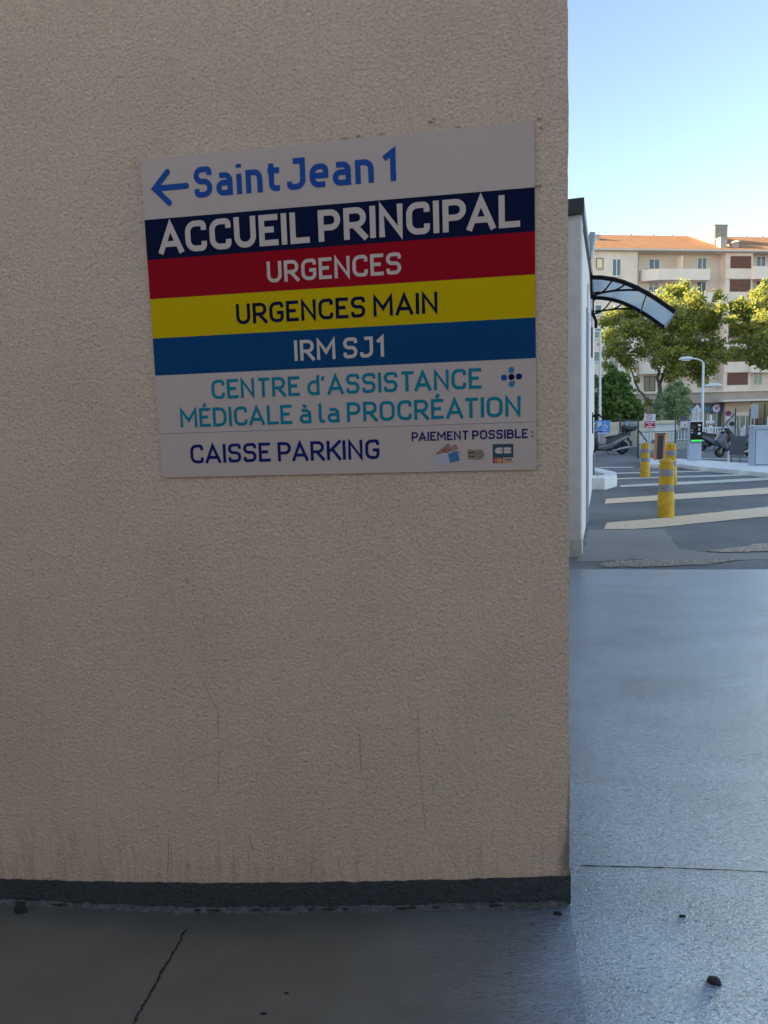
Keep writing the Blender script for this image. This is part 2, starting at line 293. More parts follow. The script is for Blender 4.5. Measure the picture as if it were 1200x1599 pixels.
# ------------------------------------------------------------------ building blocks
class MB:
    """collects shapes, built as ONE mesh object"""
    def __init__(s): s.v = []; s.f = []; s.bev = None
    def add(s, vs, fs):
        n = len(s.v); s.v += [tuple(p) for p in vs]; s.f += [tuple(n + i for i in q) for q in fs]; return s
    def box(s, x0, x1, y0, y1, z0, z1, rot=None, piv=None):
        vs = [Vector((x, y, z)) for z in (z0, z1) for y in (y0, y1) for x in (x0, x1)]
        if rot is not None:
            pv = Vector(piv if piv is not None else ((x0 + x1) / 2, (y0 + y1) / 2, (z0 + z1) / 2))
            vs = [rot @ (p - pv) + pv for p in vs]
        return s.add(vs, [(0, 2, 3, 1), (4, 5, 7, 6), (0, 1, 5, 4), (2, 6, 7, 3), (0, 4, 6, 2), (1, 3, 7, 5)])
    def tube(s, pts, r, n=8, cap=True):
        pts = [Vector(p) for p in pts]; rs = r if isinstance(r, (list, tuple)) else [r] * len(pts)
        base = len(s.v); a = None
        for i, p in enumerate(pts):
            t = (pts[min(i + 1, len(pts) - 1)] - pts[max(i - 1, 0)]).normalized()
            if a is None:
                a = t.orthogonal().normalized()
            else:
                a = (a - t * a.dot(t)); a = a.normalized() if a.length > 1e-6 else t.orthogonal().normalized()
            b = t.cross(a)
            for k in range(n):
                q = 2 * math.pi * k / n
                s.v.append(tuple(p + (a * math.cos(q) + b * math.sin(q)) * rs[i]))
        for i in range(len(pts) - 1):
            for k in range(n):
                k2 = (k + 1) % n
                s.f.append((base + i * n + k, base + i * n + k2, base + (i + 1) * n + k2, base + (i + 1) * n + k))
        if cap:
            s.f.append(tuple(base + k for k in reversed(range(n)))); e = base + (len(pts) - 1) * n
            s.f.append(tuple(e + k for k in range(n)))
        return s
    def lathe(s, prof, c=(0, 0, 0), n=24, axis='z'):
        base = len(s.v)
        for (r, h) in prof:
            for k in range(n):
                q = 2 * math.pi * k / n; x, y = r * math.cos(q), r * math.sin(q)
                p = (x, y, h) if axis == 'z' else (x, h, y)
                s.v.append((p[0] + c[0], p[1] + c[1], p[2] + c[2]))
        for i in range(len(prof) - 1):
            for k in range(n):
                k2 = (k + 1) % n
                s.f.append((base + i * n + k, base + i * n + k2, base + (i + 1) * n + k2, base + (i + 1) * n + k))
        s.f.append(tuple(base + k for k in reversed(range(n)))); e = base + (len(prof) - 1) * n
        s.f.append(tuple(e + k for k in range(n))); return s
    def prism(s, poly, y0, y1):
        """polygon in x,z swept along y"""
        n = len(poly); base = len(s.v)
        s.v += [(x, y0, z) for x, z in poly] + [(x, y1, z) for x, z in poly]
        s.f.append(tuple(base + i for i in range(n))); s.f.append(tuple(base + n + i for i in reversed(range(n))))
        for i in range(n):
            j = (i + 1) % n; s.f.append((base + j, base + i, base + n + i, base + n + j))
        return s
    def slab(s, poly, z0, z1):
        """polygon in x,y swept along z"""
        n = len(poly); base = len(s.v)
        s.v += [(x, y, z0) for x, y in poly] + [(x, y, z1) for x, y in poly]
        s.f.append(tuple(base + i for i in reversed(range(n)))); s.f.append(tuple(base + n + i for i in range(n)))
        for i in range(n):
            j = (i + 1) % n; s.f.append((base + i, base + j, base + n + j, base + n + i))
        return s
    def build(s, name, material, parent=None, bevel=0, smooth=False, seg=2):
        me = bpy.data.meshes.new(name); me.from_pydata(s.v, [], s.f)
        bm = bmesh.new(); bm.from_mesh(me)
        bmesh.ops.recalc_face_normals(bm, faces=bm.faces)
        if bevel:
            bmesh.ops.bevel(bm, geom=[e for e in bm.edges if len(e.link_faces) == 2 and e.calc_face_angle(0) > 0.5], offset=bevel, segments=seg, profile=0.6, affect='EDGES', clamp_overlap=True)
        bm.to_mesh(me); bm.free()
        if smooth:
            for p in me.polygons: p.use_smooth = True
            try: me.set_sharp_from_angle(angle=R(40))
            except Exception: pass
        me.materials.append(material if not isinstance(material, str) else M_[material])
        o = bpy.data.objects.new(name, me); COL.objects.link(o)
        if parent: o.parent = parent
        return o

def tag(o, label=None, cat=None, group=None, kind=None):
    if label: o['label'] = label
    if cat: o['category'] = cat
    if group: o['group'] = group
    if kind: o['kind'] = kind
    return o
def empty(name, loc, rz=0.0, label=None, cat=None, group=None):
    o = bpy.data.objects.new(name, None); COL.objects.link(o); o.empty_display_size = 0.1
    o.location = loc; o.rotation_euler = (0, 0, rz); return tag(o, label, cat, group)
def copy_tree(o, parent=None):
    c = o.copy(); COL.objects.link(c)
    if parent: c.parent = parent
    for ch in list(o.children): copy_tree(ch, c)
    return c
def face_cam(p):
    """heading (about z) that turns a thing's local -y towards the camera position's side of the street"""
    return math.atan2(CAM[1] - p[1], CAM[0] - p[0]) + math.pi / 2
def px_m(p):
    """photo pixels per metre at a point"""
    return F / float((np.array(p) - CAM) @ FWD)

# ------------------------------------------------------------------ lettering (single-stroke capitals)
def rounded(pts, rad, closed=False):
    n = len(pts); out = []
    for i in range(n):
        p = Vector(pts[i][:2]); rr = pts[i][2] * rad if len(pts[i]) > 2 else 0
        if rr == 0 or (not closed and i in (0, n - 1)): out.append(p); continue
        a, b = Vector(pts[i - 1][:2]), Vector(pts[(i + 1) % n][:2])
        da, db = (a - p), (b - p); rr = min(rr, da.length * 0.5, db.length * 0.5)
        s, e = p + da.normalized() * rr, p + db.normalized() * rr
        for k in range(9):
            t = k / 8; wt = 0.72; out.append((s * (1 - t) ** 2 + p * (2 * wt * t * (1 - t)) + e * t ** 2) / ((1 - t) ** 2 + 2 * wt * t * (1 - t) + t ** 2))
    return out
XH = 0.70
GL = {  # width, strokes; a third number marks a rounded corner
 'A': (.56, [[(0, 0), (.28, 1), (.56, 0)], [(.10, .26), (.46, .26)]]), 'C': (.46, [[(.46, .72), (.46, 1, 1), (0, 1, 1), (0, 0, 1), (.46, 0, 1), (.46, .28)]]),
 'U': (.46, [[(0, 1), (0, 0, 1), (.46, 0, 1), (.46, 1)]]), 'E': (.38, [[(.38, 1), (0, 1), (0, 0), (.38, 0)], [(0, .52), (.34, .52)]]),
 'I': (0, [[(0, 0), (0, 1)]]), 'L': (.38, [[(0, 1), (0, 0), (.38, 0)]]), 'P': (.45, [[(0, 0), (0, 1), (.45, 1, 1), (.45, .42, 1), (0, .42)]]),
 'R': (.46, [[(0, 0), (0, 1), (.45, 1, 1), (.45, .44, 1), (0, .44)], [(.2, .44), (.46, 0)]]), 'N': (.48, [[(0, 0), (0, 1), (.48, 0), (.48, 1)]]),
 'G': (.46, [[(.46, .75), (.46, 1, 1), (0, 1, 1), (0, 0, 1), (.46, 0, 1), (.46, .46), (.25, .46)]]),
 'S': (.44, [[(.44, .76), (.44, 1, 1), (0, 1, 1), (0, .52, 1), (.44, .52, 1), (.44, 0, 1), (0, 0, 1), (0, .24)]]),
 'M': (.64, [[(0, 0), (0, 1), (.32, .34), (.64, 1), (.64, 0)]]), 'J': (.40, [[(0, .22), (0, 0, 1), (.40, 0, 1), (.40, 1), (.12, 1)]]),
 '1': (.2, [[(0, .76), (.2, 1), (.2, 0)]]), 'T': (.44, [[(0, 1), (.44, 1)], [(.22, 1), (.22, 0)]]), 'D': (.48, [[(0, 0), (0, 1), (.48, 1, 1.2), (.48, 0, 1.2), (0, 0)]]),
 'O': (.50, [[(0, .5), (0, 1, 1), (.5, 1, 1), (.5, 0, 1), (0, 0, 1), (0, .5)]]), 'K': (.46, [[(0, 0), (0, 1)], [(.46, 1), (.06, .44)], [(.17, .58), (.46, 0)]]),
 'B': (.46, [[(0, 0), (0, 1), (.42, 1, 1), (.42, .53, 1), (0, .53)], [(.25, .53), (.46, .53, 1), (.46, 0, 1), (0, 0)]]), 'V': (.54, [[(0, 1), (.27, 0), (.54, 1)]]),
 '2': (.42, [[(0, .76), (0, 1, 1), (.42, 1, 1), (.42, .62, .6), (0, 0), (.42, 0)]]), '0': (.42, [[(0, .5), (0, 1, 1), (.42, 1, 1), (.42, 0, 1), (0, 0, 1), (0, .5)]]),
 'd': (.40, [[(.40, 1), (.40, 0), (0, 0, 1), (0, XH, 1), (.40, XH)]]), 'a': (.38, [[(.03, XH), (.38, XH, 1), (.38, 0), (0, 0, 1), (0, .40, 1), (.38, .40)]]),
 'i': (0, [[(0, 0), (0, XH)], [(0, .94), (0, 1.08)]]), 'n': (.38, [[(0, 0), (0, XH), (.38, XH, 1), (.38, 0)]]), 't': (.26, [[(.08, .98), (.08, 0, 1), (.26, 0)], [(-.04, XH), (.26, XH)]]),
 'l': (.14, [[(0, 1), (0, 0, 1), (.14, 0)]]), 'e': (.40, [[(0, .35), (.40, .35), (.40, XH, 1), (0, XH, 1), (0, 0, 1), (.38, 0)]]),
 "'": (0, [[(.0, 1.02), (-.04, .76)]]), ':': (0, [[(0, .02), (0, .22)], [(0, .56), (0, .76)]]),
 '\u00c9': (.38, [[(.38, 1), (0, 1), (0, 0), (.38, 0)], [(0, .52), (.34, .52)], [(.14, 1.16), (.26, 1.36)]]),
 '\u00e0': (.38, [[(.03, XH), (.38, XH, 1), (.38, 0), (0, 0, 1), (0, .40, 1), (.38, .40)], [(.10, XH + .36), (.24, XH + .17)]]),
}
def ribbon(mb, pts, wd, z, ramp=0.00016):
    pts = [p for i, p in enumerate(pts) if i == 0 or (p - pts[i - 1]).length > wd * 0.02]
    """flat stroke in x,y(=up) at height z; mitred corners"""
    n = len(pts); L = []; Rr = []
    for i in range(n):
        p = pts[i]
        a = (p - pts[i - 1]).normalized() if i else None
        b = (pts[i + 1] - p).normalized() if i < n - 1 else None
        if a is None: a = b
        if b is None: b = a
        na, nb = Vector((-a.y, a.x)), Vector((-b.y, b.x)); mm = (na + nb)
        if mm.length < 1e-4: mm = na
        mm.normalize(); k = 1 / max(0.42, mm.dot(na))
        L.append(p + mm * wd / 2 * k); Rr.append(p - mm * wd / 2 * k)
    vs = []; fs = []
    for i in range(n): zz = z + ramp * i / n; vs += [(L[i].x, -zz, L[i].y), (Rr[i].x, -zz, Rr[i].y)]
    for i in range(n - 1): fs.append((2 * i, 2 * i + 1, 2 * i + 3, 2 * i + 2))
    mb.add(vs, fs)
KERN = {'AT': .10, 'TA': .10, 'PA': .08, 'TI': -.01, 'LE': .03, 'CA': .03, 'AC': .02, 'KI': .03}
def text_mesh(txt, x0, x1, zb, zt, stroke, gap=0.13, space=0.34, lift=0.0008, lift_step=0.0002):
    """letters filling x0..x1 with caps from zb to zt, in the local plane facing -y"""
    H = zt - zb; wd = stroke * H; Hc = H - wd
    adv = 0.0; fix = 0.0; nw = 0; gl = []
    for i, ch in enumerate(txt):
        if ch == ' ': gl.append(None); fix += space - gap; continue
        gl.append(GL[ch]); adv += GL[ch][0]; fix += (gap if i < len(txt) - 1 else 0) - KERN.get(txt[i:i + 2], 0); nw += 1
    s = ((x1 - x0) - nw * wd - fix * H) / (adv * H) if adv else 1.0
    mb = MB(); x = x0; k = 0
    for i, g in enumerate(gl):
        if g is None: x += (space - gap) * H; continue
        k = 0
        for st in g[1]:
            k += 1
            pts = [(x + wd / 2 + p[0] * s * H, zb + wd / 2 + p[1] * Hc) + tuple(p[2:]) for p in st]
            ex = []
            for j, p in enumerate(pts):       # run straight stroke ends out to the cap line and baseline
                p = list(p)
                if j in (0, len(pts) - 1):
                    q = pts[1] if j == 0 else pts[-2]; d = Vector((p[0] - q[0], p[1] - q[1]))
                    if st[j][1] in (0, 1) and abs(d.y) > abs(d.x) * 0.3 and d.length > 0: d = d * (wd / 2 / abs(d.y)); p[0] += d.x; p[1] += d.y
                    elif abs(d.x) > abs(d.y) * 3 and 0 < st[j][0] < g[0] + 1 and g[0] > 0 and st[j][0] >= g[0] - 1e-6: p[0] += wd / 2
                ex.append(tuple(p))
            ribbon(mb, rounded(ex, 0.27 * H * min(1.0, s * 1.05)), wd, lift + k * lift_step)
        x += wd + g[0] * s * H + gap * H - (KERN.get(txt[i:i + 2], 0) * H)
    return mb
def disc_mesh(cx, cz, r, z, n=24, r2=None):
    mb = MB()
    if r2 is None:
        mb.add([(cx + r * math.cos(2 * math.pi * k / n), -z, cz + r * math.sin(2 * math.pi * k / n)) for k in range(n)], [tuple(range(n))])
    else:
        vs = []
        for k in range(n):
            c, s_ = math.cos(2 * math.pi * k / n), math.sin(2 * math.pi * k / n); vs += [(cx + r * c, -z, cz + r * s_), (cx + r2 * c, -z, cz + r2 * s_)]
        mb.add(vs, [(2 * k, 2 * ((k + 1) % n), 2 * ((k + 1) % n) + 1, 2 * k + 1) for k in range(n)])
    return mb
def flat(poly, z): return MB().add([(x, -z, zz) for x, zz in poly], [tuple(range(len(poly)))])

# ================================================================== THE SETTING
ZT = [(-30, -.22), (-3.2, -.19), (-2.2, -.174), (-1.79, -.158), (-1.39, -.142), (-.65, -.073), (-.31, -.034), (-0.0, 0.0), (60, 0.0)]
def zfloor(x): return float(np.interp(x, [a for a, b in ZT], [b for a, b in ZT]))
FY = 5.74                                     # far edge of the painted floor
def grid_floor():
    xs = sorted(set([-14, -8, -5, -3.2, -2.6, -2.2, -1.79, -1.39, -1.0, -.65, -.31, -.15, 0.0, .3, 1, 2, 4, 8, 16, 26])); ys = [-14, -6, -3, -1, 0, 2, 4, FY]
    mb = MB(); n = len(ys)
    vs = [(x, y, zfloor(x)) for x in xs for y in ys]
    fs = [(i * n + j, (i + 1) * n + j, (i + 1) * n + j + 1, i * n + j + 1) for i in range(len(xs) - 1) for j in range(n - 1)]
    mb.add(vs, fs)
    mb.add([(-14, FY, zfloor(-14)), (26, FY, 0), (26, FY, -.3), (-14, FY, -.3)], [(0, 1, 2, 3)])
    return mb
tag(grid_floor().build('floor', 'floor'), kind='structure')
def ring_ground():
    x0, x1, y0, y1, B = -14.0, 26.0, -14.0, FY + 0.02, 900.0
    X = [-B, x0, x1, B]; Y = [-B, y0, y1, B]; mb = MB()
    vs = [(x, y, -0.012) for x in X for y in Y]
    fs = [(i * 4 + j, (i + 1) * 4 + j, (i + 1) * 4 + j + 1, i * 4 + j + 1) for i in range(3) for j in range(3) if not (i == 1 and j == 1)]
    return mb.add(vs, fs)
tag(ring_ground().build('road', 'asphalt'), kind='structure')
def g2(pts, z): return [tuple(ground(px, py, z))[:2] for px, py in pts]
def sheet(name, pts, z, material, jitter=0.0, kind='structure'):
    P = [Vector(p) for p in g2(pts, z)]; out = []
    for i, p in enumerate(P):
        q = P[(i + 1) % len(P)]; k = max(1, int((q - p).length / 0.12)) if jitter else 1
        for j in range(k):
            c = p.lerp(q, j / k); out.append((c.x + random.uniform(-jitter, jitter), c.y + random.uniform(-jitter, jitter) * 0.6, z))
    mb = MB(); mb.add(out, [tuple(range(len(out)))])
    return tag(mb.build(name, material), kind=kind)
sheet('pavement', [(898, 878), (908, 866), (920, 827), (1036, 826), (1050, 842), (1063, 856), (1085, 861), (1120, 864), (1240, 864), (1240, 874), (1000, 873)], -0.008, 'patch', 0.03)
for pts, mm in [([(946, 779), (1230, 759), (1230, 769), (946, 786.5)], 'marking'), ([(948, 816), (1010, 811), (1230, 788), (1230, 803), (1040, 822), (990, 826), (943, 826)], 'marking'),
                ([(1105, 860), (1230, 843), (1230, 860), (1130, 862)], 'marking_worn'), ([(937, 879), (965, 875), (1060, 872.5), (1160, 873), (1100, 881), (1000, 885), (934, 885)], 'marking_worn'),
                ([(969, 757.5), (1050, 753), (1230, 744), (1230, 748), (1050, 757.5), (969, 760.5)], 'marking_white'), ([(961, 746.5), (1230, 738), (1230, 740.7), (961, 748.7)], 'marking_white'),
                ([(962, 738), (1160, 733.6), (1160, 735.2), (962, 739.8)], 'marking_white'), ([(936, 729.5), (990, 729), (990, 730.3), (936, 731)], 'marking_white'), ([(1095, 715.2), (1175, 716.5), (1175, 717.6), (1095, 716.2)], 'marking_white')]:
    sheet('road_marking', pts, -0.004, mm, 0.05 if mm == 'marking_worn' else 0.02)

# floor joints (open saw-cuts, dark with dirt)
def floor_line(pts, wd, jit=0.004):
    mb = MB(); P = []
    for (a, b) in zip(pts[:-1], pts[1:]):
        for k in range(14): P.append(Vector(a).lerp(Vector(b), k / 14))
    P.append(Vector(pts[-1])); vs = []; fs = []
    for i, p in enumerate(P):
        t = (P[min(i + 1, len(P) - 1)] - P[max(i - 1, 0)]).normalized(); nn = Vector((-t.y, t.x)); ww = wd * random.uniform(0.45, 1.25) * (0.3 if i in (0, len(P) - 1) else 1)
        c = p + nn * random.uniform(-jit, jit)
        for s in (-1, 1): q = c + nn * ww / 2 * s; vs.append((q.x, q.y, zfloor(q.x) + 0.0015))
    fs = [(2 * i, 2 * i + 1, 2 * i + 3, 2 * i + 2) for i in range(len(P) - 1)]
    return mb.add(vs, fs)
def floor_pt(px, py):
    z = 0.0
    for _ in range(12): p = ground(px, py, z); z = zfloor(p.x)
    return (p.x, p.y)
jl = [floor_pt(292, 1450), floor_pt(268, 1492), floor_pt(232, 1556), floor_pt(208, 1599)]
jl.append((jl[-1][0] + (jl[-1][0] - jl[0][0]) * 1.5, jl[-1][1] + (jl[-1][1] - jl[0][1]) * 1.5))
tag(floor_line(jl, 0.009).build('floor_joint', 'dirt'), kind='structure')
jr = [floor_pt(906, 1352), floor_pt(1060, 1356), floor_pt(1200, 1362)]; jr.append((4.0, jr[-1][1] + 0.12))
tag(floor_line(jr, 0.006, 0.0015).build('floor_joint', 'dirt'), kind='structure')

# ================================================================== HOSPITAL BUILDING with the signed wall
hosp = empty('hospital_building', (-2, 0.4, -0.2), 0, 'cream roughcast building whose corner wall carries the large coloured direction sign', 'building')
hosp.location = (0, 0, 0)
rg_ = random.Random(4); ed_ = [(-14, -.6), (-.001, -.6)]; dx = 0.0
for k in range(420):
    dx = .86 * dx + rg_.uniform(-.0009, .0009); ed_.append((dx - .0012 + .0012 * math.sin(k * .021), -.59 + k * .0122))
ed_ += [(-.001, 4.6), (-14, 4.6)]
MB().prism(ed_, 0, .45).build('wall', 'stucco', hosp)
def plinth_mesh():
    top = [(-14, .02), (-2.9, -.10), (-2.195, -.077), (-1.78, -.056), (-1.308, -.028), (-.649, .031), (-.306, .067), (0, .102)]
    n = 420; vs = []; fs = []
    tx = [a for a, b in top]; tz = [b for a, b in top]; ph = 0.0
    for i in range(n + 1):
        x = -3.2 + 3.2 * i / n; ph = 0.75 * ph + random.uniform(-.0016, .0016)
        zt = float(np.interp(x, tx, tz)) + ph; zb = zfloor(x) - 0.02
        vs += [(x, -0.0035, zb), (x, -0.0035, zt), (x, 0.001, zt), ]
    for i in range(n):
        a, b = 3 * i, 3 * (i + 1); fs += [(a, b, b + 1, a + 1), (a + 1, b + 1, b + 2, a + 2)]
    mb = MB().add(vs, fs); z = float(np.interp(0, tx, tz))
    mb.box(0.0005, 0.0035, -0.0035, 0.45, -0.02, z)
    mb.box(-14, -3.2, -0.0035, 0.0, -.3, -.10)
    return mb
plinth_mesh().build('plinth', 'plinth', hosp)
def fillet_mesh():
    n = 500; vs = []; fs = []; a = b = 0
    for i in range(n + 1):
        x = -3.2 + 3.19 * i / n; a = .8 * a + random.uniform(-.0025, .0025); b = .85 * b + random.uniform(-.004, .004); z = zfloor(x)
        h = max(0.003, 0.012 + a); d = max(0.006, 0.022 + b)
        vs += [(x, -.0036, z + h), (x, -.0036 - d * .4, z + h * .75), (x, -.0036 - d, z + .0008)]
    for i in range(n):
        p, q = 3 * i, 3 * (i + 1); fs += [(p, q, q + 1, p + 1), (p + 1, q + 1, q + 2, p + 2)]
    return MB().add(vs, fs)
fillet_mesh().build('base_fillet', 'fillet', hosp)
# open dirty gaps along the fillet
for x, ln in [(-2.1, .03), (-1.93, .04), (-1.36, .018), (-1.30, .03), (-1.13, .02), (-1.02, .03), (-.92, .012), (-.86, .032), (-.79, .015), (-.58, .03), (-.545, .012), (-.46, .015), (-.25, .03)]:
    z = zfloor(x); vs = []; k = 8
    for i in range(k): t = 2 * math.pi * i / k; vs.append((x + ln * math.cos(t) * random.uniform(.7, 1.1), -.018 + .006 * math.sin(t) * random.uniform(.6, 1.2), zfloor(x + ln * math.cos(t)) + .011))
    MB().add(vs, [tuple(range(k))]).build('fillet_gap', 'dirt', hosp)
# dribble stains on the render
def dribble(pts, wd):
    P = [Vector(on_wall(*p)) for p in pts]; mb = MB(); vs = []
    Q = []
    for a, b in zip(P[:-1], P[1:]):
        for k in range(10): Q.append(a.lerp(b, k / 10))
    Q.append(P[-1])
    for i, p in enumerate(Q):
        ww = wd * random.uniform(.15, 1.1) * min(1, i / 4 + .2, (len(Q) - 1 - i) / 3 + .2); ox = random.uniform(-.0012, .0012)
        vs += [(p.x + ox - ww / 2, -.0012, p.y), (p.x + ox + ww / 2, -.0012, p.y)]
    return mb.add(vs, [(2 * i, 2 * i + 1, 2 * i + 3, 2 * i + 2) for i in range(len(Q) - 1)])
for pts, wd in [([(653, 1105), (655, 1190), (660, 1245), (666, 1300)], .004), ([(562, 1145), (563, 1180), (565, 1207)], .005), ([(312, 1050), (328, 1085), (341, 1112), (342, 1190), (341, 1235)], .003),
                ([(263, 1300), (264, 1340), (262, 1362)], .006), ([(294, 1345), (296, 1362)], .010), ([(268, 1310), (269, 1358)], .004), ([(390, 1300), (396, 1330)], .006), ([(425, 1318), (426, 1375)], .004), ([(486, 1345), (487, 1372)], .007), ([(528, 1340), (533, 1368)], .006),
                ([(695, 1322), (708, 1345), (716, 1362)], .003)]:
    dribble(pts, wd).build('drip_stain', 'stain', hosp)
# unseen blocks around the wall, added or raised to block sun and bounce light
shade_mb = MB(); shade_mb.box(-32, -7, 6.5, 54, -.2, 15.5); shade_mb.build('shade_block', 'annex', hosp)  # unseen block, sized to shade the forecourt and lower trees
MB().box(-32, -7, 54.01, 110, -.2, 12.5).build('low_shade_block', 'annex', hosp)  # lower unseen block, stepped to level the shadow line on the trees
mb = MB(); mb.box(-14, -0.02, 0.46, 6.4, -.6, 9); mb.build('rear_wall', 'stucco', hosp)  # unseen body behind the wall, raised to cast more shade
mb = MB(); mb.box(-24, -13.6, -24, 0, -.6, 9); mb.build('shade_wing', 'stucco', hosp)  # added out of view to keep sun off the wall and floor
mb = MB(); mb.box(-13.59, -.6, -20, -6.8, -.6, 3.3); mb.box(-.59, 14, -20, -6.2, -.6, 7.0); mb.build('bounce_block', 'bounce_warm', hosp)  # added behind the camera to dim, warm and grade the wall light

# ================================================================== DIRECTION SIGN
SX0, SX1, SZ0, SZ1 = -1.389, -.1024, 1.4995, 2.5603
sign = empty('direction_sign', ((SX0 + SX1) / 2, -.001, SZ0), 0, 'wide white direction sign with navy, red, yellow and blue stripes on the cream wall', 'sign')
sx, sz = (SX0 + SX1) / 2, SZ0
def panel_mesh():
    hw = (SX1 - SX0) / 2; H = SZ1 - SZ0; r = .012; pts = []
    for cx, cz, a0 in ((hw - r, r, -90), (hw - .003, H - .003, 0), (-hw + .003, H - .003, 90), (-hw + r, r, 180)):
        rr = r if cz < H / 2 else .003
        for k in range(6): t = R(a0 + 90 * k / 5); pts.append((cx + rr * math.cos(t), cz + rr * math.sin(t)))
    return MB().prism(pts, -.006, -.0005)
panel_mesh().build('panel', 'sign_white', sign)
PZ = .006
def strip(name, z0, z1, m):
    hw = (SX1 - SX0) / 2 - .0005; return flat([(-hw, z0 - sz), (hw, z0 - sz), (hw, z1 - sz), (-hw, z1 - sz)], PZ + .0004).build(name, m, sign)
strip('navy_stripe', 2.2369, 2.3673, 'navy'); strip('red_stripe', 2.1078, 2.2369, 'red'); strip('yellow_stripe', 1.9770, 2.1078, 'yellow'); strip('blue_stripe', 1.8517, 1.9770, 'blue')
strip('rule', 1.6511, 1.6525, 'rule')
def words(name, txt, x0, x1, z0, z1, st, m, **k):
    return text_mesh(txt, x0 - sx, x1 - sx, z0 - sz, z1 - sz, st, lift=PZ + .0008, **k).build(name, m, sign)
words('lettering', 'Saint', -1.205, -.912, 2.423, 2.520, .185, 't_blue', gap=.14, space=.30)
words('lettering', 'Jean', -.888, -.602, 2.422, 2.519, .185, 't_blue', gap=.14, space=.30)
words('lettering', '1', -.578, -.531, 2.422, 2.519, .185, 't_blue', gap=.13, space=.40)
mb = MB(); zc = 2.4645 - sz
ribbon(mb, [Vector((-1.346 - sx, zc)), Vector((-1.232 - sx, zc))], .019, PZ + .0008); ribbon(mb, [Vector((-1.296 - sx, zc + .049)), Vector((-1.345 - sx, zc)), Vector((-1.296 - sx, zc - .049))], .019, PZ + .0010)
for cx, cz in ((-1.232, 0), (-1.296, .049), (-1.296, -.049)): mb.add([(cx - sx + .0095 * math.cos(t), -PZ - .0012 - .00005 * abs(cz), zc + cz + .0095 * math.sin(t)) for t in [k * math.pi / 8 for k in range(16)]], [tuple(range(16))])
mb.build('arrow', 't_blue', sign)
words('lettering', 'ACCUEIL PRINCIPAL', -1.343, -.148, 2.2535, 2.352, .19, 't_white', gap=.11, space=.30)
words('lettering', 'URGENCES', -.970, -.523, 2.136, 2.2035, .165, 't_white', gap=.13, space=.40)
words('lettering', 'URGENCES MAIN', -1.084, -.409, 2.0075, 2.074, .165, 'navy', gap=.13, space=.40)
words('lettering', 'IRM SJ1', -.889, -.587, 1.8785, 1.9455, .165, 't_white', gap=.13, space=.40)
words('lettering', "CENTRE d'ASSISTANCE", -1.187, -.274, 1.7635, 1.8285, .16, 't_teal', gap=.13, space=.40)
words('lettering', 'M\u00c9DICALE \u00e0 la PROCR\u00c9ATION', -1.307, -.151, 1.671, 1.7355, .16, 't_teal', gap=.13, space=.40)
words('lettering', 'CAISSE PARKING', -1.278, -.613, 1.546, 1.611, .16, 't_navy', gap=.13, space=.40)
words('lettering', 'PAIEMENT POSSIBLE :', -.504, -.112, 1.601, 1.6305, .18, 't_navy', gap=.13, space=.40)
lx, lz = -.179 - sx, 1.796 - sz
for dx, dz, m in ((0, .0215, 't_sky'), (-.0235, -.001, 't_blue'), (.0235, .0005, 't_navy'), (0, -.0225, 't_sky'), (0, 0, 'navy')):
    mb = disc_mesh(lx + dx, lz + dz, .0098, PZ + .0008)
    if dz < -.01: mb.add([(lx - .002, -PZ - .00085, lz + dz + .0095), (lx + .0105, -PZ - .00085, lz + dz + .001), (lx + .0105, -PZ - .00085, lz + dz + .0105)], [(0, 1, 2)])
    mb.build('emblem_dot', m, sign)
# bank notes, coins and card marks printed at the bottom right
def rquad(cx, cz, wd, hg, a, z):
    c, s = math.cos(R(a)), math.sin(R(a)); return flat([(cx - sx + x * c - y * s, cz - sz + x * s + y * c) for x, y in ((-wd / 2, -hg / 2), (wd / 2, -hg / 2), (wd / 2, hg / 2), (-wd / 2, hg / 2))], z)
notes = empty('banknotes', (0, 0, 0)); notes.parent = sign
rquad(-.397, 1.566, .052, .026, 38, PZ + .0005).build('banknote', 'note_grey', notes)
rquad(-.385, 1.559, .070, .034, 24, PZ + .0008).build('banknote', 'note_red', notes)
n20 = rquad(-.390, 1.544, .084, .036, 14, PZ + .0011); n20.build('banknote', 'note_pale', notes)
rquad(-.367, 1.546, .032, .030, 14, PZ + .0014).build('banknote_print', 'note_blue', notes)
text_mesh('20', -.378 - sx, -.356 - sx, 1.557 - sz, 1.566 - sz, .2, lift=PZ + .0016).build('numeral', 'note_blue', notes)
text_mesh('10', -.408 - sx, -.382 - sx, 1.561 - sz, 1.573 - sz, .2, lift=PZ + .0016).build('numeral', 'card_red', notes)
coins = empty('coins', (0, 0, 0)); coins.parent = sign
for k, dz in enumerate((.013, .002, -.010)): rquad(-.305, 1.551 + dz, .034, .009, -4, PZ + .0006 + k * .0001).build('coin_stack', 'coin', coins)
for k, dz in enumerate((.0075, -.004)): rquad(-.309, 1.551 + dz, .024, .003, -4, PZ + .0010).build('coin_gap', 'navy', coins)
disc_mesh(-.285 - sx, 1.552 - sz, .017, PZ + .0012).build('coin_face', 'coin', coins); disc_mesh(-.285 - sx, 1.552 - sz, .011, PZ + .0015).build('coin_core', 'note_grey', coins)
card = empty('card_logos', (0, 0, 0)); card.parent = sign
q = lambda x0, x1, z0, z1, z: flat([(x0 - sx, z0 - sz), (x1 - sx, z0 - sz), (x1 - sx, z1 - sz), (x0 - sx, z1 - sz)], z)
q(-.2415, -.1755, 1.5405, 1.584, PZ + .0005).build('card_panel', 'card_teal', card)
mb = MB()
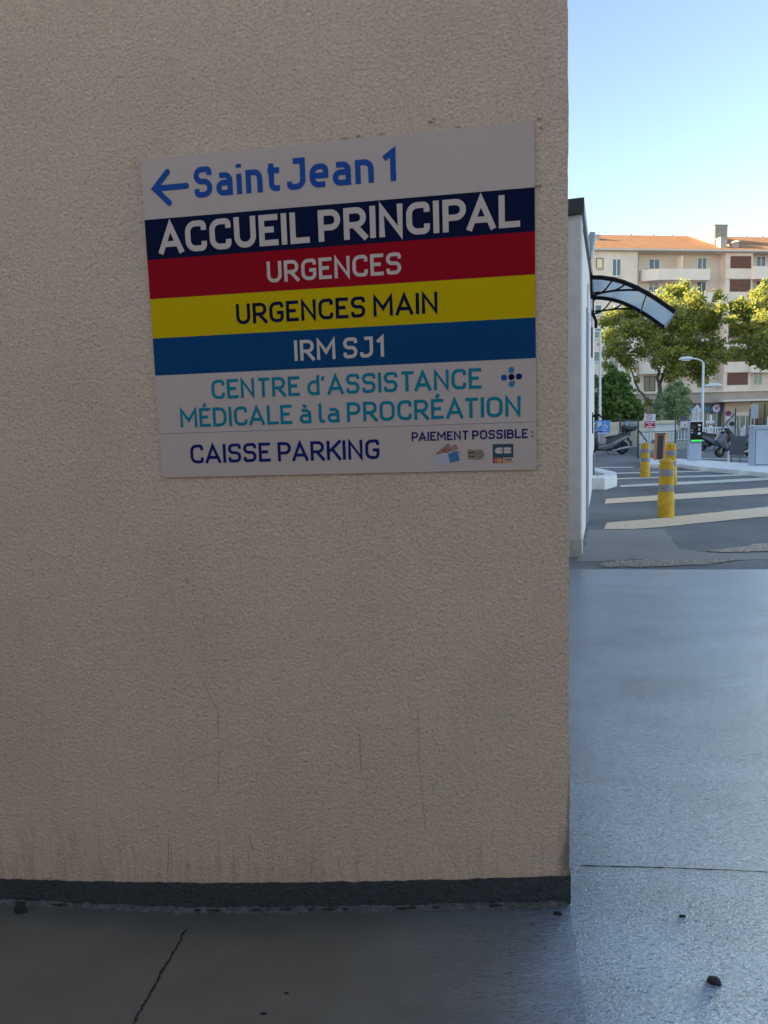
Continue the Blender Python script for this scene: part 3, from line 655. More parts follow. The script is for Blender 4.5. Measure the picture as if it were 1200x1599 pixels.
for x0, x1, z0, z1 in ((-.234, -.210, 1.5535, 1.573), (-.206, -.182, 1.5635, 1.573), (-.206, -.182, 1.5535, 1.5625)):
    rr = (z1 - z0) / 2 if x0 > -.21 else .0095; pts = []
    for cx, cz, a0, r_ in ((x1 - rr, z0 + rr, -90, rr if x0 > -.21 else .001), (x1 - rr, z1 - rr, 0, rr if x0 > -.21 else .001), (x0 + rr, z1 - rr, 90, rr if x0 < -.21 else .001), (x0 + rr, z0 + rr, 180, rr if x0 < -.21 else .001)):
        sgx = 1 if a0 in (-90, 0) else -1; sgz = 1 if a0 in (0, 90) else -1
        ox, oz = cx + sgx * (rr - r_), cz + sgz * (rr - r_)
        for k in range(5): t = R(a0 + 90 * k / 4); pts.append((ox + r_ * math.cos(t) - sx, -PZ - .0008, oz + r_ * math.sin(t) - sz))
    mb.add(pts, [tuple(range(len(pts)))])
mb.build('monogram', 't_white', card)
q(-.218, -.206, 1.5622, 1.5640, PZ + .0011).build('monogram_bar', 'card_teal', card)
q(-.2415, -.209, 1.5225, 1.5400, PZ + .0005).build('card_mark', 'card_red', card)
disc_mesh(-.229 - sx, 1.5313 - sz, .008, PZ + .0009).build('card_circle', 'note_red', card); disc_mesh(-.219 - sx, 1.5313 - sz, .008, PZ + .0012).build('card_circle', 'card_orange', card)
q(-.2085, -.1755, 1.5265, 1.5395, PZ + .0005).build('card_plate', 'sign_white', card); q(-.2085, -.1755, 1.5225, 1.5262, PZ + .0005).build('card_band', 'card_orange', card)
text_mesh('VISA', -.204 - sx, -.181 - sx, 1.529 - sz, 1.537 - sz, .22, lift=PZ + .0010).build('card_word', 't_navy', card)
# old sealant crumbs stuck above the sign's top edge
for px, py, l in [(540, 216, .02), (560, 213, .012), (597, 210, .01), (672, 190, .014), (678, 187, .008), (716, 198, .012), (842, 186, .012), (840, 290, .02), (845, 200, .006)]:
    x, z = on_wall(px, py); MB().tube([(x - l / 2, -.004, z), (x, -.006, z + random.uniform(-.002, .003)), (x + l / 2, -.004, z + random.uniform(-.003, .003))], .0028, 5).build('sealant_crumb', 'stain', hosp)

# loose bits on the floor
def lump(name, px, py, sxyz, material, label, cat, seed):
    rnd = random.Random(seed); x, y = floor_pt(px, py)
    bm = bmesh.new(); bmesh.ops.create_icosphere(bm, subdivisions=3, radius=1)
    for v in bm.verts:
        c = v.co; k = 1 + .22 * math.sin(3.1 * c.x + seed) * math.cos(2.7 * c.y) + .12 * math.sin(6 * c.z + 4 * c.x)
        v.co = Vector((c.x * sxyz[0], c.y * sxyz[1], max(c.z, -.35) * sxyz[2])) * k * rnd.uniform(.94, 1.06)
    zmin = min(v.co.z for v in bm.verts)
    me = bpy.data.meshes.new(name); bm.to_mesh(me); bm.free(); me.materials.append(M_[material])
    o = bpy.data.objects.new(name, me); COL.objects.link(o); o.location = (x, y, zfloor(x) - zmin - .0008)
    return tag(o, label, cat)
lump('pebble', 1116, 1533, (.0195, .015, .010), 'stone', 'small dark pebble lying on the blue grey floor, far from the wall', 'pebble', 3)
lump('dirt_clod', 33, 1424, (.022, .014, .022), 'dirt', 'dark clod of dirt at the foot of the painted band, far left', 'dirt', 5)
lump('dirt_clod', 872, 1427, (.016, .009, .006), 'dirt', 'small brown dirt clod on the floor by the wall corner', 'dirt', 9)
lump('grit_speck', 448, 1551, (.007, .004, .003), 'dirt', 'tiny dark grit speck on the dark floor in front of the wall', 'grit', 11)
lump('grit_speck', 412, 1583, (.010, .004, .003), 'dirt', 'flat dark grit speck nearest the bottom edge of the dark floor', 'grit', 12)
lump('grit_speck', 1066, 1431, (.011, .006, .004), 'dirt', 'dark grit speck on the blue floor beyond the pebble', 'grit', 13)

# ================================================================== ANNEX (white outbuilding beyond the wall)
AP0 = ground(908, 868); AP1 = ground(925, 768); AN = Vector((AP1.x - AP0.x, AP1.y - AP0.y, 0)).normalized(); ANN = Vector((AN.y, -AN.x, 0))   # along the side wall, outward normal
A_ROT = math.atan2(AN.y, AN.x) - math.pi / 2          # local +y runs along the side wall, local +x points out of it
annex = empty('annex_building', (AP0.x, AP0.y, 0), A_ROT, 'white outbuilding with dark roof edge, half hidden behind the cream wall', 'building')
def annex_l(px, py, off=0.0):
    p = on_plane(px, py, AP0 + ANN * off, ANN) - AP0; return (p.dot(AN), p.z)
ya, za = annex_l(908.6, 311); yb, zb_ = annex_l(924.3, 430); LEN = annex_l(927.6, 640)[0]
zt0 = za + 0.0; sl_ = (zb_ - za) / (yb - ya)
zt = lambda y: zt0 + sl_ * (y - ya)
def side_prism(y0, y1, x0, x1, zlo, f):
    mb = MB(); n = 12; vs = []
    return MB().add([(x, y, z) for x in (x0, x1) for y, z in ((y0, zlo), (y1, zlo), (y1, f(y1)), (y0, f(y0)))], [(0, 1, 2, 3), (4, 7, 6, 5), (0, 4, 5, 1), (1, 5, 6, 2), (2, 6, 7, 3), (3, 7, 4, 0)])
side_prism(0.0, 0.55, -7, 0, -.05, lambda y: zt(y) - .17).build('front_wall', 'annex', annex, bevel=.015)
side_prism(0.553, LEN, -7, -.012, -.05, lambda y: zt(y) - .17).build('side_wall', 'annex_white', annex)
side_prism(-.06, LEN + .05, -7, .07, 0, lambda y: 0).v
mbc = MB(); mbc.add([(x, y, zt(y) - d) for d in (.17, 0) for x in (-7, .03) for y in (-.07, LEN + .02)], [(0, 2, 3, 1), (4, 5, 7, 6), (0, 1, 5, 4), (2, 6, 7, 3), (0, 4, 6, 2), (1, 3, 7, 5)]); mbc.build('coping', 'dark_metal', annex)
mb = MB(); mb.box(-.6, .006, -.006, .556, -.02, .20); mb.build('base_band', 'kerb_side', annex)
yp, _ = annex_l(917.2, 600); ydr, _ = annex_l(922.5, 600)
mb = MB(); mb.box(-.01, .016, yp - .16, yp + .16, .0, zt(yp) - 1.0); mb.build('downpipe', 'pipe', annex, smooth=True)
mb = MB(); mb.box(-.008, .012, yp + .5, LEN - .1, .9, zt(LEN) - 1.0); mb.build('door_panel', 'annex_white', annex, bevel=.01)
mb = MB(); mb.box(-.008, .020, yp + .42, yp + .49, .0, zt(yp) - 1.0); mb.build('door_jamb', 'pipe', annex)
mb = MB(); mb.box(-.01, .03, LEN - .8, LEN - .05, .05, .8); mb.build('meter_box', 'cab_side', annex, bevel=.01)
yf, zf = annex_l(919, 386)
mb = MB(); mb.box(-.012, .085, yf - .18, yf + .18, zf - .2, zf + .2, rot=Matrix.Rotation(R(10), 3, 'Y')); fl = mb.build('floodlight', 'zinc', annex, bevel=.02)
mb = MB(); mb.box(.088, .098, yf - .14, yf + .14, zf - .16, zf + .16, rot=Matrix.Rotation(R(10), 3, 'Y'), piv=(.0365, yf, zf)); mb.build('lens', 'lens', fl)
yk, zk = annex_l(924, 648)
mb = MB(); mb.tube([(-.01, yk, zk - .05), (.10, yk, zk), (.17, yk, zk - .01), (.19, yk, zk - .06)], [.02, .028, .026, .02], 8); mb.tube([(.02, yk, zk - .4), (.02, yk, zk + .05)], .02, 6); mb.build('wall_hook', 'black', annex, smooth=True)
yl, zl = annex_l(922.5, 535)
mb = MB(); mb.box(-.01, .045, yl - .15, yl + .15, zl - .28, zl + .28); mb.build('junction_box', 'dark_metal', annex, bevel=.02)
mb = MB(); mb.tube([(-.01, yl, zl + .62), (.06, yl, zl + .5), (.10, yl, zl + .4), (.10, yl, zl + .27)], .03, 6); mb.build('cable_hood', 'black', annex, smooth=True)

# ------------------------------------------------------------------ arched door canopy on the annex
cy1, cz1 = annex_l(922.2, 433); _, cz2 = annex_l(922.2, 464); cy2, _ = annex_l(925.3, 470)
can = empty('door_canopy', tuple(AP0 + AN * cy1), A_ROT, 'small arched canopy of clear sheet on black scroll brackets above the annex side door', 'canopy')
dn = float((np.array(tuple(AP0 + AN * cy1)) + np.array((0, 0, cz1)) - CAM) @ FWD); K = dn / F
cdx = ANN.x * RGT[0] + ANN.y * RGT[1]
def cpt(px, py):                       # bracket plane: local x (outward), z
    c = on_plane(px, py, AP0 + AN * cy1, AN) - AP0; return (c.dot(ANN), c.z)
arc = [cpt(*p) for p in [(922.2, 433), (940, 433.5), (957, 436), (974, 440.5), (992, 448), (1010, 457.5), (1025, 466.5), (1040, 477), (1054.5, 487.5)]]
arc[0] = (0.0, arc[0][1])
low = [cpt(*p) for p in [(924, 463), (938, 457.5), (958, 454), (980, 452.8), (1001, 453.2), (1014, 456.5)]]
def bracket(y):
    b = MB().tube([(x, y, z) for x, z in arc], .042, 8).build('bracket', 'black', can, smooth=True)
    def bar(p, r): return MB().tube([(x, y, z) for x, z in p], r, 6).build('scroll_bar', 'black', b, smooth=True)
    MB().box(.0, .035, y - .03, y + .03, low[0][1] - .04, arc[0][1] + .03).build('wall_plate', 'black', b)
    bar(low, .020); bar([cpt(*p) for p in [(924, 464), (930, 460), (938, 456.5)]], .02)
    bar([cpt(*p) for p in [(937, 459), (946, 452), (952, 444), (958, 436.5)]], .016); bar([cpt(*p) for p in [(957, 455), (968, 450), (975, 445), (979, 441)]], .016)
    bar([cpt(*p) for p in [(985, 453), (992, 451), (998, 446.5)]], .016); bar([cpt(*p) for p in [(924, 458), (936, 456)]], .014)
DY = cy2 - cy1
bracket(0.0); bracket(DY)
n = len(arc)
mb = MB(); mb.add([(x + (0.012 if i else 0.004), y, z + dz) for i, (x, z) in enumerate(arc) for y in (.01, DY - .01) for dz in (.034, .040)],
   [q for i in range(n - 1) for q in ((4 * i, 4 * i + 2, 4 * i + 6, 4 * i + 4), (4 * i + 1, 4 * i + 5, 4 * i + 7, 4 * i + 3), (4 * i, 4 * i + 4, 4 * i + 5, 4 * i + 1), (4 * i + 2, 4 * i + 3, 4 * i + 7, 4 * i + 6))]); mb.build('canopy_sheet', 'poly', can, smooth=True)
MB().tube([(arc[0][0] + .02, -.05, arc[0][1] + .055), (arc[0][0] + .02, DY + .05, arc[0][1] + .055)], .022, 8).build('back_rail', 'dark_metal', can, smooth=True)
ex, ez = arc[-1]; MB().box(ex - .012, ex + .03, .01, DY - .01, ez - .0, ez + .05).build('front_rail', 'zinc', can)
mxx, mzz = arc[5]; MB().tube([(mxx, 0, mzz - .012), (mxx, DY, mzz - .012)], .014, 6).build('cross_bar', 'dark_metal', can, smooth=True)

# ================================================================== KERBS
kz = .16
def kerb(name, pts, z):
    P = g2(pts, z); mb = MB().slab(P, -.02, z); return tag(mb.build(name, 'kerb', bevel=.03), kind='structure')
kerb('kerb', [(1000, 724.3), (1030, 724.5), (1062, 723.5), (1085, 727.5), (1130, 731.5), (1175, 735.5), (1230, 741), (1230, 728), (1130, 720.5), (1060, 716), (1000, 715.5)], .13)
kerb('kerb', [(900, 746), (945, 746), (964, 741.5), (962, 736.5), (928, 729), (920, 728.5), (921, 732.5), (944, 739.5), (940, 742), (900, 741.5)], .28)

# ================================================================== STREET FURNITURE
def bollard_tree(label):
    t = empty('bollard', (0, 0, 0), 0, label, 'bollard', 'yellow bollards in the driveway')
    MB().lathe([(.135, 0), (.14, .02), (.138, .43), (.128, .445)], n=28).build('sleeve', 'bol_yellow', t, smooth=True)
    MB().lathe([(.124, .40), (.124, .88), (.126, .90), (.124, .915)], n=28).build('post', 'bol_yellow', t, smooth=True)
    MB().lathe([(.1265, .468), (.1265, .585)], n=28).build('reflective_band', 'bol_grey', t, smooth=True)
    MB().lathe([(.1265, .735), (.1265, .855)], n=28).build('reflective_band', 'bol_grey', t, smooth=True)
    MB().lathe([(.126, .905), (.127, .925), (.108, .93), (.106, .965), (.127, .972), (.122, .995), (.075, 1.03), (.0, 1.035)], n=28).build('cap', 'bol_yellow', t, smooth=True)
    return t
b0 = bollard_tree('yellow bollard nearest the covered floor, on the edge of the wide stripe')
bl = [(b0, (1040, 806.5), 91.5, .012)]
b1 = copy_tree(b0); b1['label'] = 'yellow bollard to the left of the other two, nearest the white kerb'; bl.append((b1, (1007.5, 745), 54.5, 0))
b2 = copy_tree(b0); b2['label'] = 'yellow bollard mostly hidden behind the nearest bollard'; bl.append((b2, (1047.5, 757), 66, -.01))
for o, pp, hpx, tilt in bl:
    p = ground(*pp); p.z = -.012; o.location = p; s_ = hpx / px_m(p) / 1.035; o.scale = (s_, s_, s_); o.rotation_euler = (0, tilt, random.uniform(0, 6))

def at(px, py, z=-.012):
    p = ground(px, py, z); return p
# payment / ticket terminal -----------------------------------------------------
p = at(1085.5, 720, .12); k = 1 / px_m(p)
t = empty('ticket_terminal', (p.x, p.y, .125), face_cam(p) + R(9), 'slim grey parking terminal with black face and green glowing strip, on the white kerb', 'terminal')
hw, H = 9.3 * k, 61.5 * k
MB().box(-hw, hw, 0, .34, 0, H).build('housing', 'cab', t, bevel=.02)
mb = MB(); mb.box(-hw * .80, hw * 1.06, -.05, -.001, H * .47, H * .985); fc = mb.build('face', 'screen', t, bevel=.012)
MB().box(-hw * .72, hw * .98, -.062, -.0505, H * .49, H * .535).build('light_strip', 'green', fc)
for x, z, a, b, m in ((-.35, .86, .30, .05, 'screen_grey'), (.55, .90, .22, .022, 'sg_white'), (.52, .80, .13, .035, 'sg_grey'), (.55, .69, .22, .028, 'sg_white'), (-.55, .72, .13, .018, 'sg_grey'), (-.05, .715, .16, .03, 'screen_grey'), (-.55, .775, .13, .015, 'sg_grey')):
    MB().box(hw * (x - a), hw * (x + a), -.060, -.0505, H * (z - b), H * (z + b)).build('key_plate', m, fc)
MB().box(-hw * .85, hw * 1.08, -.06, .36, H * .985, H * 1.012).build('top_cap', 'sg_white', t, bevel=.01)
# control cabinet at the right ---------------------------------------------------
p = at(1190, 727.5, .12); k = 1 / px_m(p)
t = empty('control_cabinet', (p.x, p.y, .125), face_cam(p) + R(18), 'tall pale blue grey metal cabinet at the right edge, on the white kerb', 'cabinet')
hw, H = 12.5 * k, 62.5 * k
MB().box(-hw, hw * 1.2, 0, .5, 0, H - .06).build('housing', 'cab', t, bevel=.012)
MB().box(-hw * .86, hw * 1.12, -.006, -.001, .015, H - .115).build('door_gap', 'cab_side', t)
MB().box(-hw * .80, hw * 1.06, -.026, -.007, .04, H - .14).build('door', 'cab', t, bevel=.01)
MB().box(-hw - .02, hw * 1.2 + .02, -.03, .52, H - .06, H).build('lid', 'cab', t, bevel=.02)
MB().box(hw * .1, hw * .75, -.034, -.0265, H * .80, H * .875).build('plate', 'sg_grey', t)
# barrier cabinet ------------------------------------------------------------------
p = at(1030, 718.3, .12); k = 1 / px_m(p)
t = empty('barrier_cabinet', (p.x, p.y, .125), face_cam(p) + R(-6), 'orange barrier cabinet with dark front panel between the yellow bollards', 'barrier')
hw, H = 8.6 * k, 40 * k
mb = MB(); mb.prism([(-hw * 1.02, 0), (hw * .92, 0), (hw * 1.0, H), (-hw * .82, H)], 0, .36); mb.build('housing', 'orange', t, bevel=.02)
mb = MB(); mb.prism([(-hw * .48, .03), (hw * .52, .03), (hw * .70, H * .96), (-hw * .30, H * .96)], -.02, -.002); mb.build('front_panel', 'dark_panel', t, bevel=.008)
MB().box(-hw * .84, hw * 1.02, -.02, .38, H, H + .03).build('top_cap', 'dark_panel', t)
MB().tube([(-hw * .9, .18, H * .72), (-hw * 1.5, .18, H * .70)], .07, 10).build('arm_hub', 'rail_blue', t, smooth=True)
# notice board seen from the back ---------------------------------------------------
p = at(1152, 722.5, .12); k = 1 / px_m(p)
t = empty('notice_board', (p.x, p.y, .125), face_cam(p) + R(10), 'blank dark grey board on thin legs in front of the right scooter', 'board')
mb = MB(); mb.prism([(-12 * k, 12.5 * k), (9 * k, 11.0 * k), (12.5 * k, 41 * k), (-10.5 * k, 41.5 * k)], 0, .045); mb.build('panel', 'board', t, bevel=.012)
for x0, x1, zz, m in ((-13 * k, -12.3 * k, 14 * k, 'rail'), (-8.5 * k, -8.2 * k, 14 * k, 'board'), (3.5 * k, 5 * k, 13 * k, 'board')):
    MB().tube([(x0, .05, -.02), (x1, .05, zz + .1)], .018 if m == 'board' else .03, 6).build('leg', m, t, smooth=True)

# ------------------------------------------------------------------ street lamps
def lamp(label, base, topz, arm, head2=None, rz=0.0, r=.075):
    t = empty('street_lamp', base, rz, label, 'street lamp', 'white street lamps')
    MB().lathe([(r * 1.6, 0), (r * 1.6, .35), (r * 1.15, .4), (r * .8, topz)], n=14).build('pole', 'lamp_white', t, smooth=True)
    MB().tube([(x, 0, z) for x, z in arm], r * .6, 8).build('arm', 'lamp_white', t, smooth=True)
    (x0, z0), (x1, z1) = arm[-2], arm[-1]; s = 1 if x1 > x0 else -1
    hd = MB().tube([(x1 - s * .15, 0, z1), (x1 + s * .1, 0, z1 + .02), (x1 + s * .55, 0, z1 + .01), (x1 + s * .8, 0, z1 - .02)], [.07, .14, .13, .05], 10).build('lamp_head', 'lamp_white', t, smooth=True)
    MB().box(min(x1 + s * .05, x1 + s * .6), max(x1 + s * .05, x1 + s * .6), -.08, .08, z1 - .15, z1 - .10).build('lens', 'lens', hd)
    if head2:
        z = head2; h2 = MB().tube([(0, 0, z), (.25, 0, z + .03), (.5, 0, z + .05), (1.0, 0, z + .05), (1.3, 0, z + .02)], [.05, .06, .15, .16, .06], 10).build('lamp_head', 'lamp_white', t, smooth=True)
        MB().box(.5, 1.1, -.09, .09, z - .12, z - .095).build('lens', 'lens', h2)
    return t
def place(px, dist_y):          # ground point below photo column px at world distance y
    d = ray(px, 700); tt = (dist_y - CAM[1]) / d[1]; return Vector((CAM[0] + d[0] * tt, dist_y, -.012))
def z_at(px, py, y): return on_y(px, py, y).z
pL = place(937, 42); zt_ = z_at(941, 516, 42)
lamp('white street lamp beside the annex wall, in front of the dark green tree', pL, zt_, [(0, zt_ - .06), (-.5, zt_ - .02), (-.9, zt_ - .02)], rz=R(10))
hdL = None
pR = place(1096, 52); zt_ = z_at(1096, 566, 52)
lamp('tall white street lamp with curved arm and second lower head, behind the terminal', pR, zt_, [(0, zt_ - .05), (-.12, zt_ + .12), (-.45, zt_ + .27), (-.9, zt_ + .32)], head2=z_at(1096, 603, 52), rz=R(6), r=.09)

# ------------------------------------------------------------------ walls, railings, fence behind
def run_of(pts_px, y):                      # chain of ground points at world distance y
    return [place(px, yy) for px, yy in pts_px]
bw0, bw1 = place(944, 41), place(1055, 44)
def wall_run(name, a, b, thick, h, label, m, cat='wall', cope=None, extra=None):
    d = (b - a); ang = math.atan2(d.y, d.x); t = empty(name, a, ang, label, cat); Ln = Vector((d.x, d.y)).length
    MB().box(0, Ln, 0, thick, -.1, h).build('wall', m, t)
    if cope: MB().box(-.03, Ln + .03, -.05, thick + .05, h + .002, h + .002 + cope).build('coping', cope_m, t, bevel=.01)
    return t, Ln
cope_m = 'wall_beige'
zb1 = z_at(1000, 658, 42.5) + .02
bwall, Ln = wall_run('boundary_wall', bw0, bw1, .25, zb1 - .18, 'long beige boundary wall with overhanging coping behind the left scooter', 'wall_beige', cope=.18)
MB().box(.0, Ln, -.012, -.002, zb1 - .36, zb1 - .34).build('drip_line', 'wall_brown', bwall)
wall_run('boundary_wall', place(915, 43), place(946, 43.5), .25, z_at(935, 662, 43), 'brown boundary wall stub left of the beige wall, behind the blue sign', 'wall_brown', cope=.1)
lw0, lw1 = place(1000, 36.5), place(1080, 38)
lwall, L2 = wall_run('low_wall', lw0, lw1, .22, z_at(1050, 690, 37.2), 'low pale concrete wall under the white railing', 'low_wall')
lwall2, _ = wall_run('low_wall', place(1083, 40), place(1200, 42), .22, z_at(1130, 689, 41), 'low pale concrete wall behind the two right scooters', 'low_wall')
def railing(a, b, h, label, n_bar, z0=0.0, m='rail', top='rail_blue'):
    d = (b - a); ang = math.atan2(d.y, d.x); t = empty('railing', a, ang, label, 'railing'); Ln = Vector((d.x, d.y)).length
    t.location.z = z0
    MB().box(-.02, Ln + .02, -.03, .03, h - .06, h).build('top_rail', top, t)
    MB().box(-.02, Ln + .02, -.02, .02, .06, .10).build('bottom_rail', m, t)
    for i in range(n_bar):
        x = Ln * i / (n_bar - 1); w_ = .03
        MB().box(x - w_, x + w_, -.016, .016, .10, h - .06).build('baluster', m, t)
    return t
zl_ = z_at(1050, 690, 37.2)
railing(place(1001, 36.6), place(1078, 38.1), z_at(1040, 672.5, 37.3) - zl_, 'white railing with blue grey top rail on the low wall left of the terminal', 17, zl_)
zl3 = z_at(1130, 689, 41)
railing(place(1093, 40.3), place(1140, 41), z_at(1110, 667, 40.6) - zl3, 'white railing behind the two right scooters', 13, zl3, 'rail', 'rail')
r2 = railing(place(1022, 39.5), place(1056, 40.5), z_at(1040, 662, 40) - .9, 'upper white railing in front of the beige wall, right of the red sign', 12, .9, 'rail', 'rail_blue')
def mesh_fence(posts, y0, label, hpx, brace=None):
    P = [place(px, yy) for px, yy in posts]
    t = empty('mesh_fence', P[0], 0, label, 'fence'); o = Vector(P[0])
    H = [z_at(px, hp, yy) for (px, yy), hp in zip(posts, hpx)]
    for q, h in zip(P, H):
        q = q - o; MB().tube([(q.x, q.y, 0), (q.x, q.y, h)], .034, 8).build('post', 'fence', t, smooth=True)
    for i in range(len(P) - 1):
        a, b = P[i] - o, P[i + 1] - o; h = min(H[i], H[i + 1]) - .08; mb = MB(); Ln = (b - a).length
        for k in range(int(h / .2) + 1): z = .06 + k * .2; mb.tube([(a.x, a.y, z), (b.x, b.y, z)], .0035, 4)
        nv = max(2, int(Ln / .12))
        for k in range(1, nv): c = a.lerp(b, k / nv); mb.tube([(c.x, c.y, .05), (c.x, c.y, h)], .003, 4)
        mb.build('wire_panel', 'fence', t)
    if brace:
        for (pa, pb, yy) in brace:
            A, B = on_y(*pa, yy) - o, on_y(*pb, yy) - o; MB().tube([tuple(A), tuple(B)], .03, 6).build('brace', 'fence', t, smooth=True)
    return t
mesh_fence([(905, 38.8), (968, 38.5)], 38, 'thin dark green mesh fence beside the annex, carrying the blue signs', (650, 647))
mesh_fence([(968.3, 37.9), (996.8, 29.0)], 30, 'dark green fence bay with a tall post right of the left scooter', (650, 650), brace=[((997.5, 672), (1011, 690), 29.0)])
mesh_fence([(1147.5, 37), (1170, 37.2)], 37, 'dark green fence bay behind the notice board with a slanting brace', (637, 638), brace=[((1147, 646), (1127, 670), 37.0)])
mesh_fence([(1054.5, 37.4), (1076, 37.8)], 37, 'dark green fence bay behind the terminal', (655, 655))
for px, yy, a, lab in ((1157.5, 38.5, 667, 'thin white post behind the notice board, leftmost of three'), (1161.5, 39, 664, 'thin white post behind the notice board, middle of three'), (1174, 38.7, 663, 'thin white post beside the right cabinet')):
    q = place(px, yy); t = empty('marker_post', q, 0, lab, 'post', 'thin white posts')
    h = z_at(px, a, yy); MB().lathe([(.055, 0), (.055, h - .06), (.035, h)], n=10).build('shaft', 'rail', t, smooth=True); MB().lathe([(.09, 0), (.09, .05), (.056, .06)], n=10).build('foot', 'rail', t, smooth=True)

# ------------------------------------------------------------------ signs
def sign_thing(name, px, yy, label, cat='sign', rz=None, pole=True, pole_top=None, pm='zinc'):
    q = place(px, yy); t = empty(name, q, face_cam(q) if rz is None else rz, label, cat)
    if pole:
        zt = z_at(px, pole_top, yy); MB().tube([(0, .03, 0), (0, .03, zt)], .026, 8).build('pole', pm, t, smooth=True)
    return t, (lambda x, y: ((x - px) / px_m((q.x, q.y, z_at(px, y, yy))), z_at(px, y, yy)))
def plate(t, f, x0, y0, x1, y1, m, name='plate', th=.02, off=0.0, bevel=.008):
    a, z1 = f(x0, y0); b, z0 = f(x1, y1); return MB().box(a, b, off - th, off, z0, z1).build(name, m, t, bevel=bevel if th > .01 else 0)
# blue parking sign with P and wheelchair
t, f = sign_thing('parking_sign', 941, 38.2, 'blue parking sign with white P and wheelchair symbol behind the left scooter', pole_top=656)
plate(t, f, 930.2, 656.3, 952, 677.5, 'sg_blue')
x0, z0 = f(933.8, 667.2); x1, z1 = f(940.2, 658.3)
text_mesh('P', x0, x1, z0, z1, .24, lift=.023).build('letter', 'sg_white', t)
a, z = f(945.3, 664.5); s_ = 1 / px_m((t.location.x, t.location.y, 1.6))
mb = MB(); ribbon(mb, [Vector((a - .5 * s_, z + 3.0 * s_)), Vector((a - .3 * s_, z)), Vector((a + 2.0 * s_, z)), Vector((a + 3.0 * s_, z - 2.6 * s_))], 1.3 * s_, .0232)
arcp = [Vector((a - .3 * s_ + 2.9 * s_ * math.cos(tt), z - .9 * s_ + 2.7 * s_ * math.sin(tt))) for tt in [R(110 + 24 * k) for k in range(11)]]; ribbon(mb, arcp, 1.0 * s_, .0236)
mb.build('wheelchair', 'sg_white', t); disc_mesh(a - .5 * s_, z + 4.6 * s_, 1.1 * s_, .0240, 12).build('wheelchair_head', 'sg_white', t)
plate(t, f, 934, 670.5, 938, 672, 'sg_white', 'text_line', .004, -.0205); plate(t, f, 939.5, 670.7, 948.5, 671.8, 'sg_white', 'text_line', .004, -.0205); plate(t, f, 932, 675.3, 950.5, 677, 'sg_white', 'text_line', .004, -.0205)
t, f = sign_thing('blue_sign', 979.5, 38.0, 'small light blue sign plate on the fence above the left scooter', pole_top=657)
plate(t, f, 974.5, 657, 985.7, 664.5, 'sg_blue'); plate(t, f, 975.5, 659.5, 985, 661.6, 'sg_white', 'text_line', .004, -.0205); plate(t, f, 976, 657.6, 984, 658.6, 'sg_white', 'text_line', .004, -.0205)
t, f = sign_thing('prohibition_sign', 1014.2, 34.5, 'white and red warning sign with a crossed out circle, above the orange barrier cabinet', pole_top=655)
plate(t, f, 1006.2, 646.5, 1022.9, 657.3, 'sg_white'); plate(t, f, 1006.7, 657.5, 1022.2, 668.0, 'sg_red')
a, z = f(1013.6, 651.6); s_ = 1 / px_m((t.location.x, t.location.y, 1.6))
disc_mesh(a, z, 4.3 * s_, .0206, 24, 3.3 * s_).build('ban_ring', 'sg_red', t); mb = MB(); ribbon(mb, [Vector((a - 2.6 * s_, z + 2.6 * s_)), Vector((a + 2.6 * s_, z - 2.6 * s_))], .9 * s_, .0209); mb.build('ban_bar', 'sg_red', t)
for x0, x1, y in ((1008.5, 1020.5, 659), (1012.5, 1016.5, 662.2), (1008.5, 1020.5, 665.3)): plate(t, f, x0, y, x1, y + 1.6, 'sg_white', 'text_line', .004, -.0205)
# house shaped arrow board
t, f = sign_thing('arrow_board', 1086.2, 50, 'white upward arrow shaped direction board beside the tall street lamp', pole_top=655)
P = [f(*p) for p in ((1080, 660.5), (1092, 660.5), (1092, 642.7), (1095, 642.7), (1087.8, 630.5), (1079, 642.7), (1080, 642.7))]
MB().prism(P, -.03, 0).build('plate', 'sg_white', t, bevel=.008)
for x0, y0, x1, y1 in ((1086, 637, 1087.2, 657), (1082, 646.5, 1091, 647.6), (1082, 652, 1085.3, 653.2), (1088, 643, 1090.5, 644.2)): plate(t, f, x0, y0, x1, y1, 'sg_grey', 'route_line', .004, -.0305)
# no parking disc
t, f = sign_thing('no_parking_sign', 1136.2, 46, 'round no parking sign with red ring and small white plate', pole_top=641)
a, z = f(1136.2, 645.2); s_ = 1 / px_m((t.location.x, t.location.y, 1.8))
MB().lathe([(4.7 * s_, -.02), (4.7 * s_, 0)], c=(a, 0, z), n=28, axis='y').build('disc', 'sg_white', t); disc_mesh(a, z, 4.5 * s_, .0206, 28, 3.4 * s_).build('ring', 'sg_red', t); disc_mesh(a, z, 3.4 * s_, .0204, 28).build('field', 'sg_dark', t)
mb = MB(); ribbon(mb, [Vector((a - 2.4 * s_, z + 2.4 * s_)), Vector((a + 2.4 * s_, z - 2.4 * s_))], 1.0 * s_, .021); mb.build('slash', 'sg_red', t); plate(t, f, 1132.3, 650.6, 1140, 654, 'sg_white', 'sub_plate')
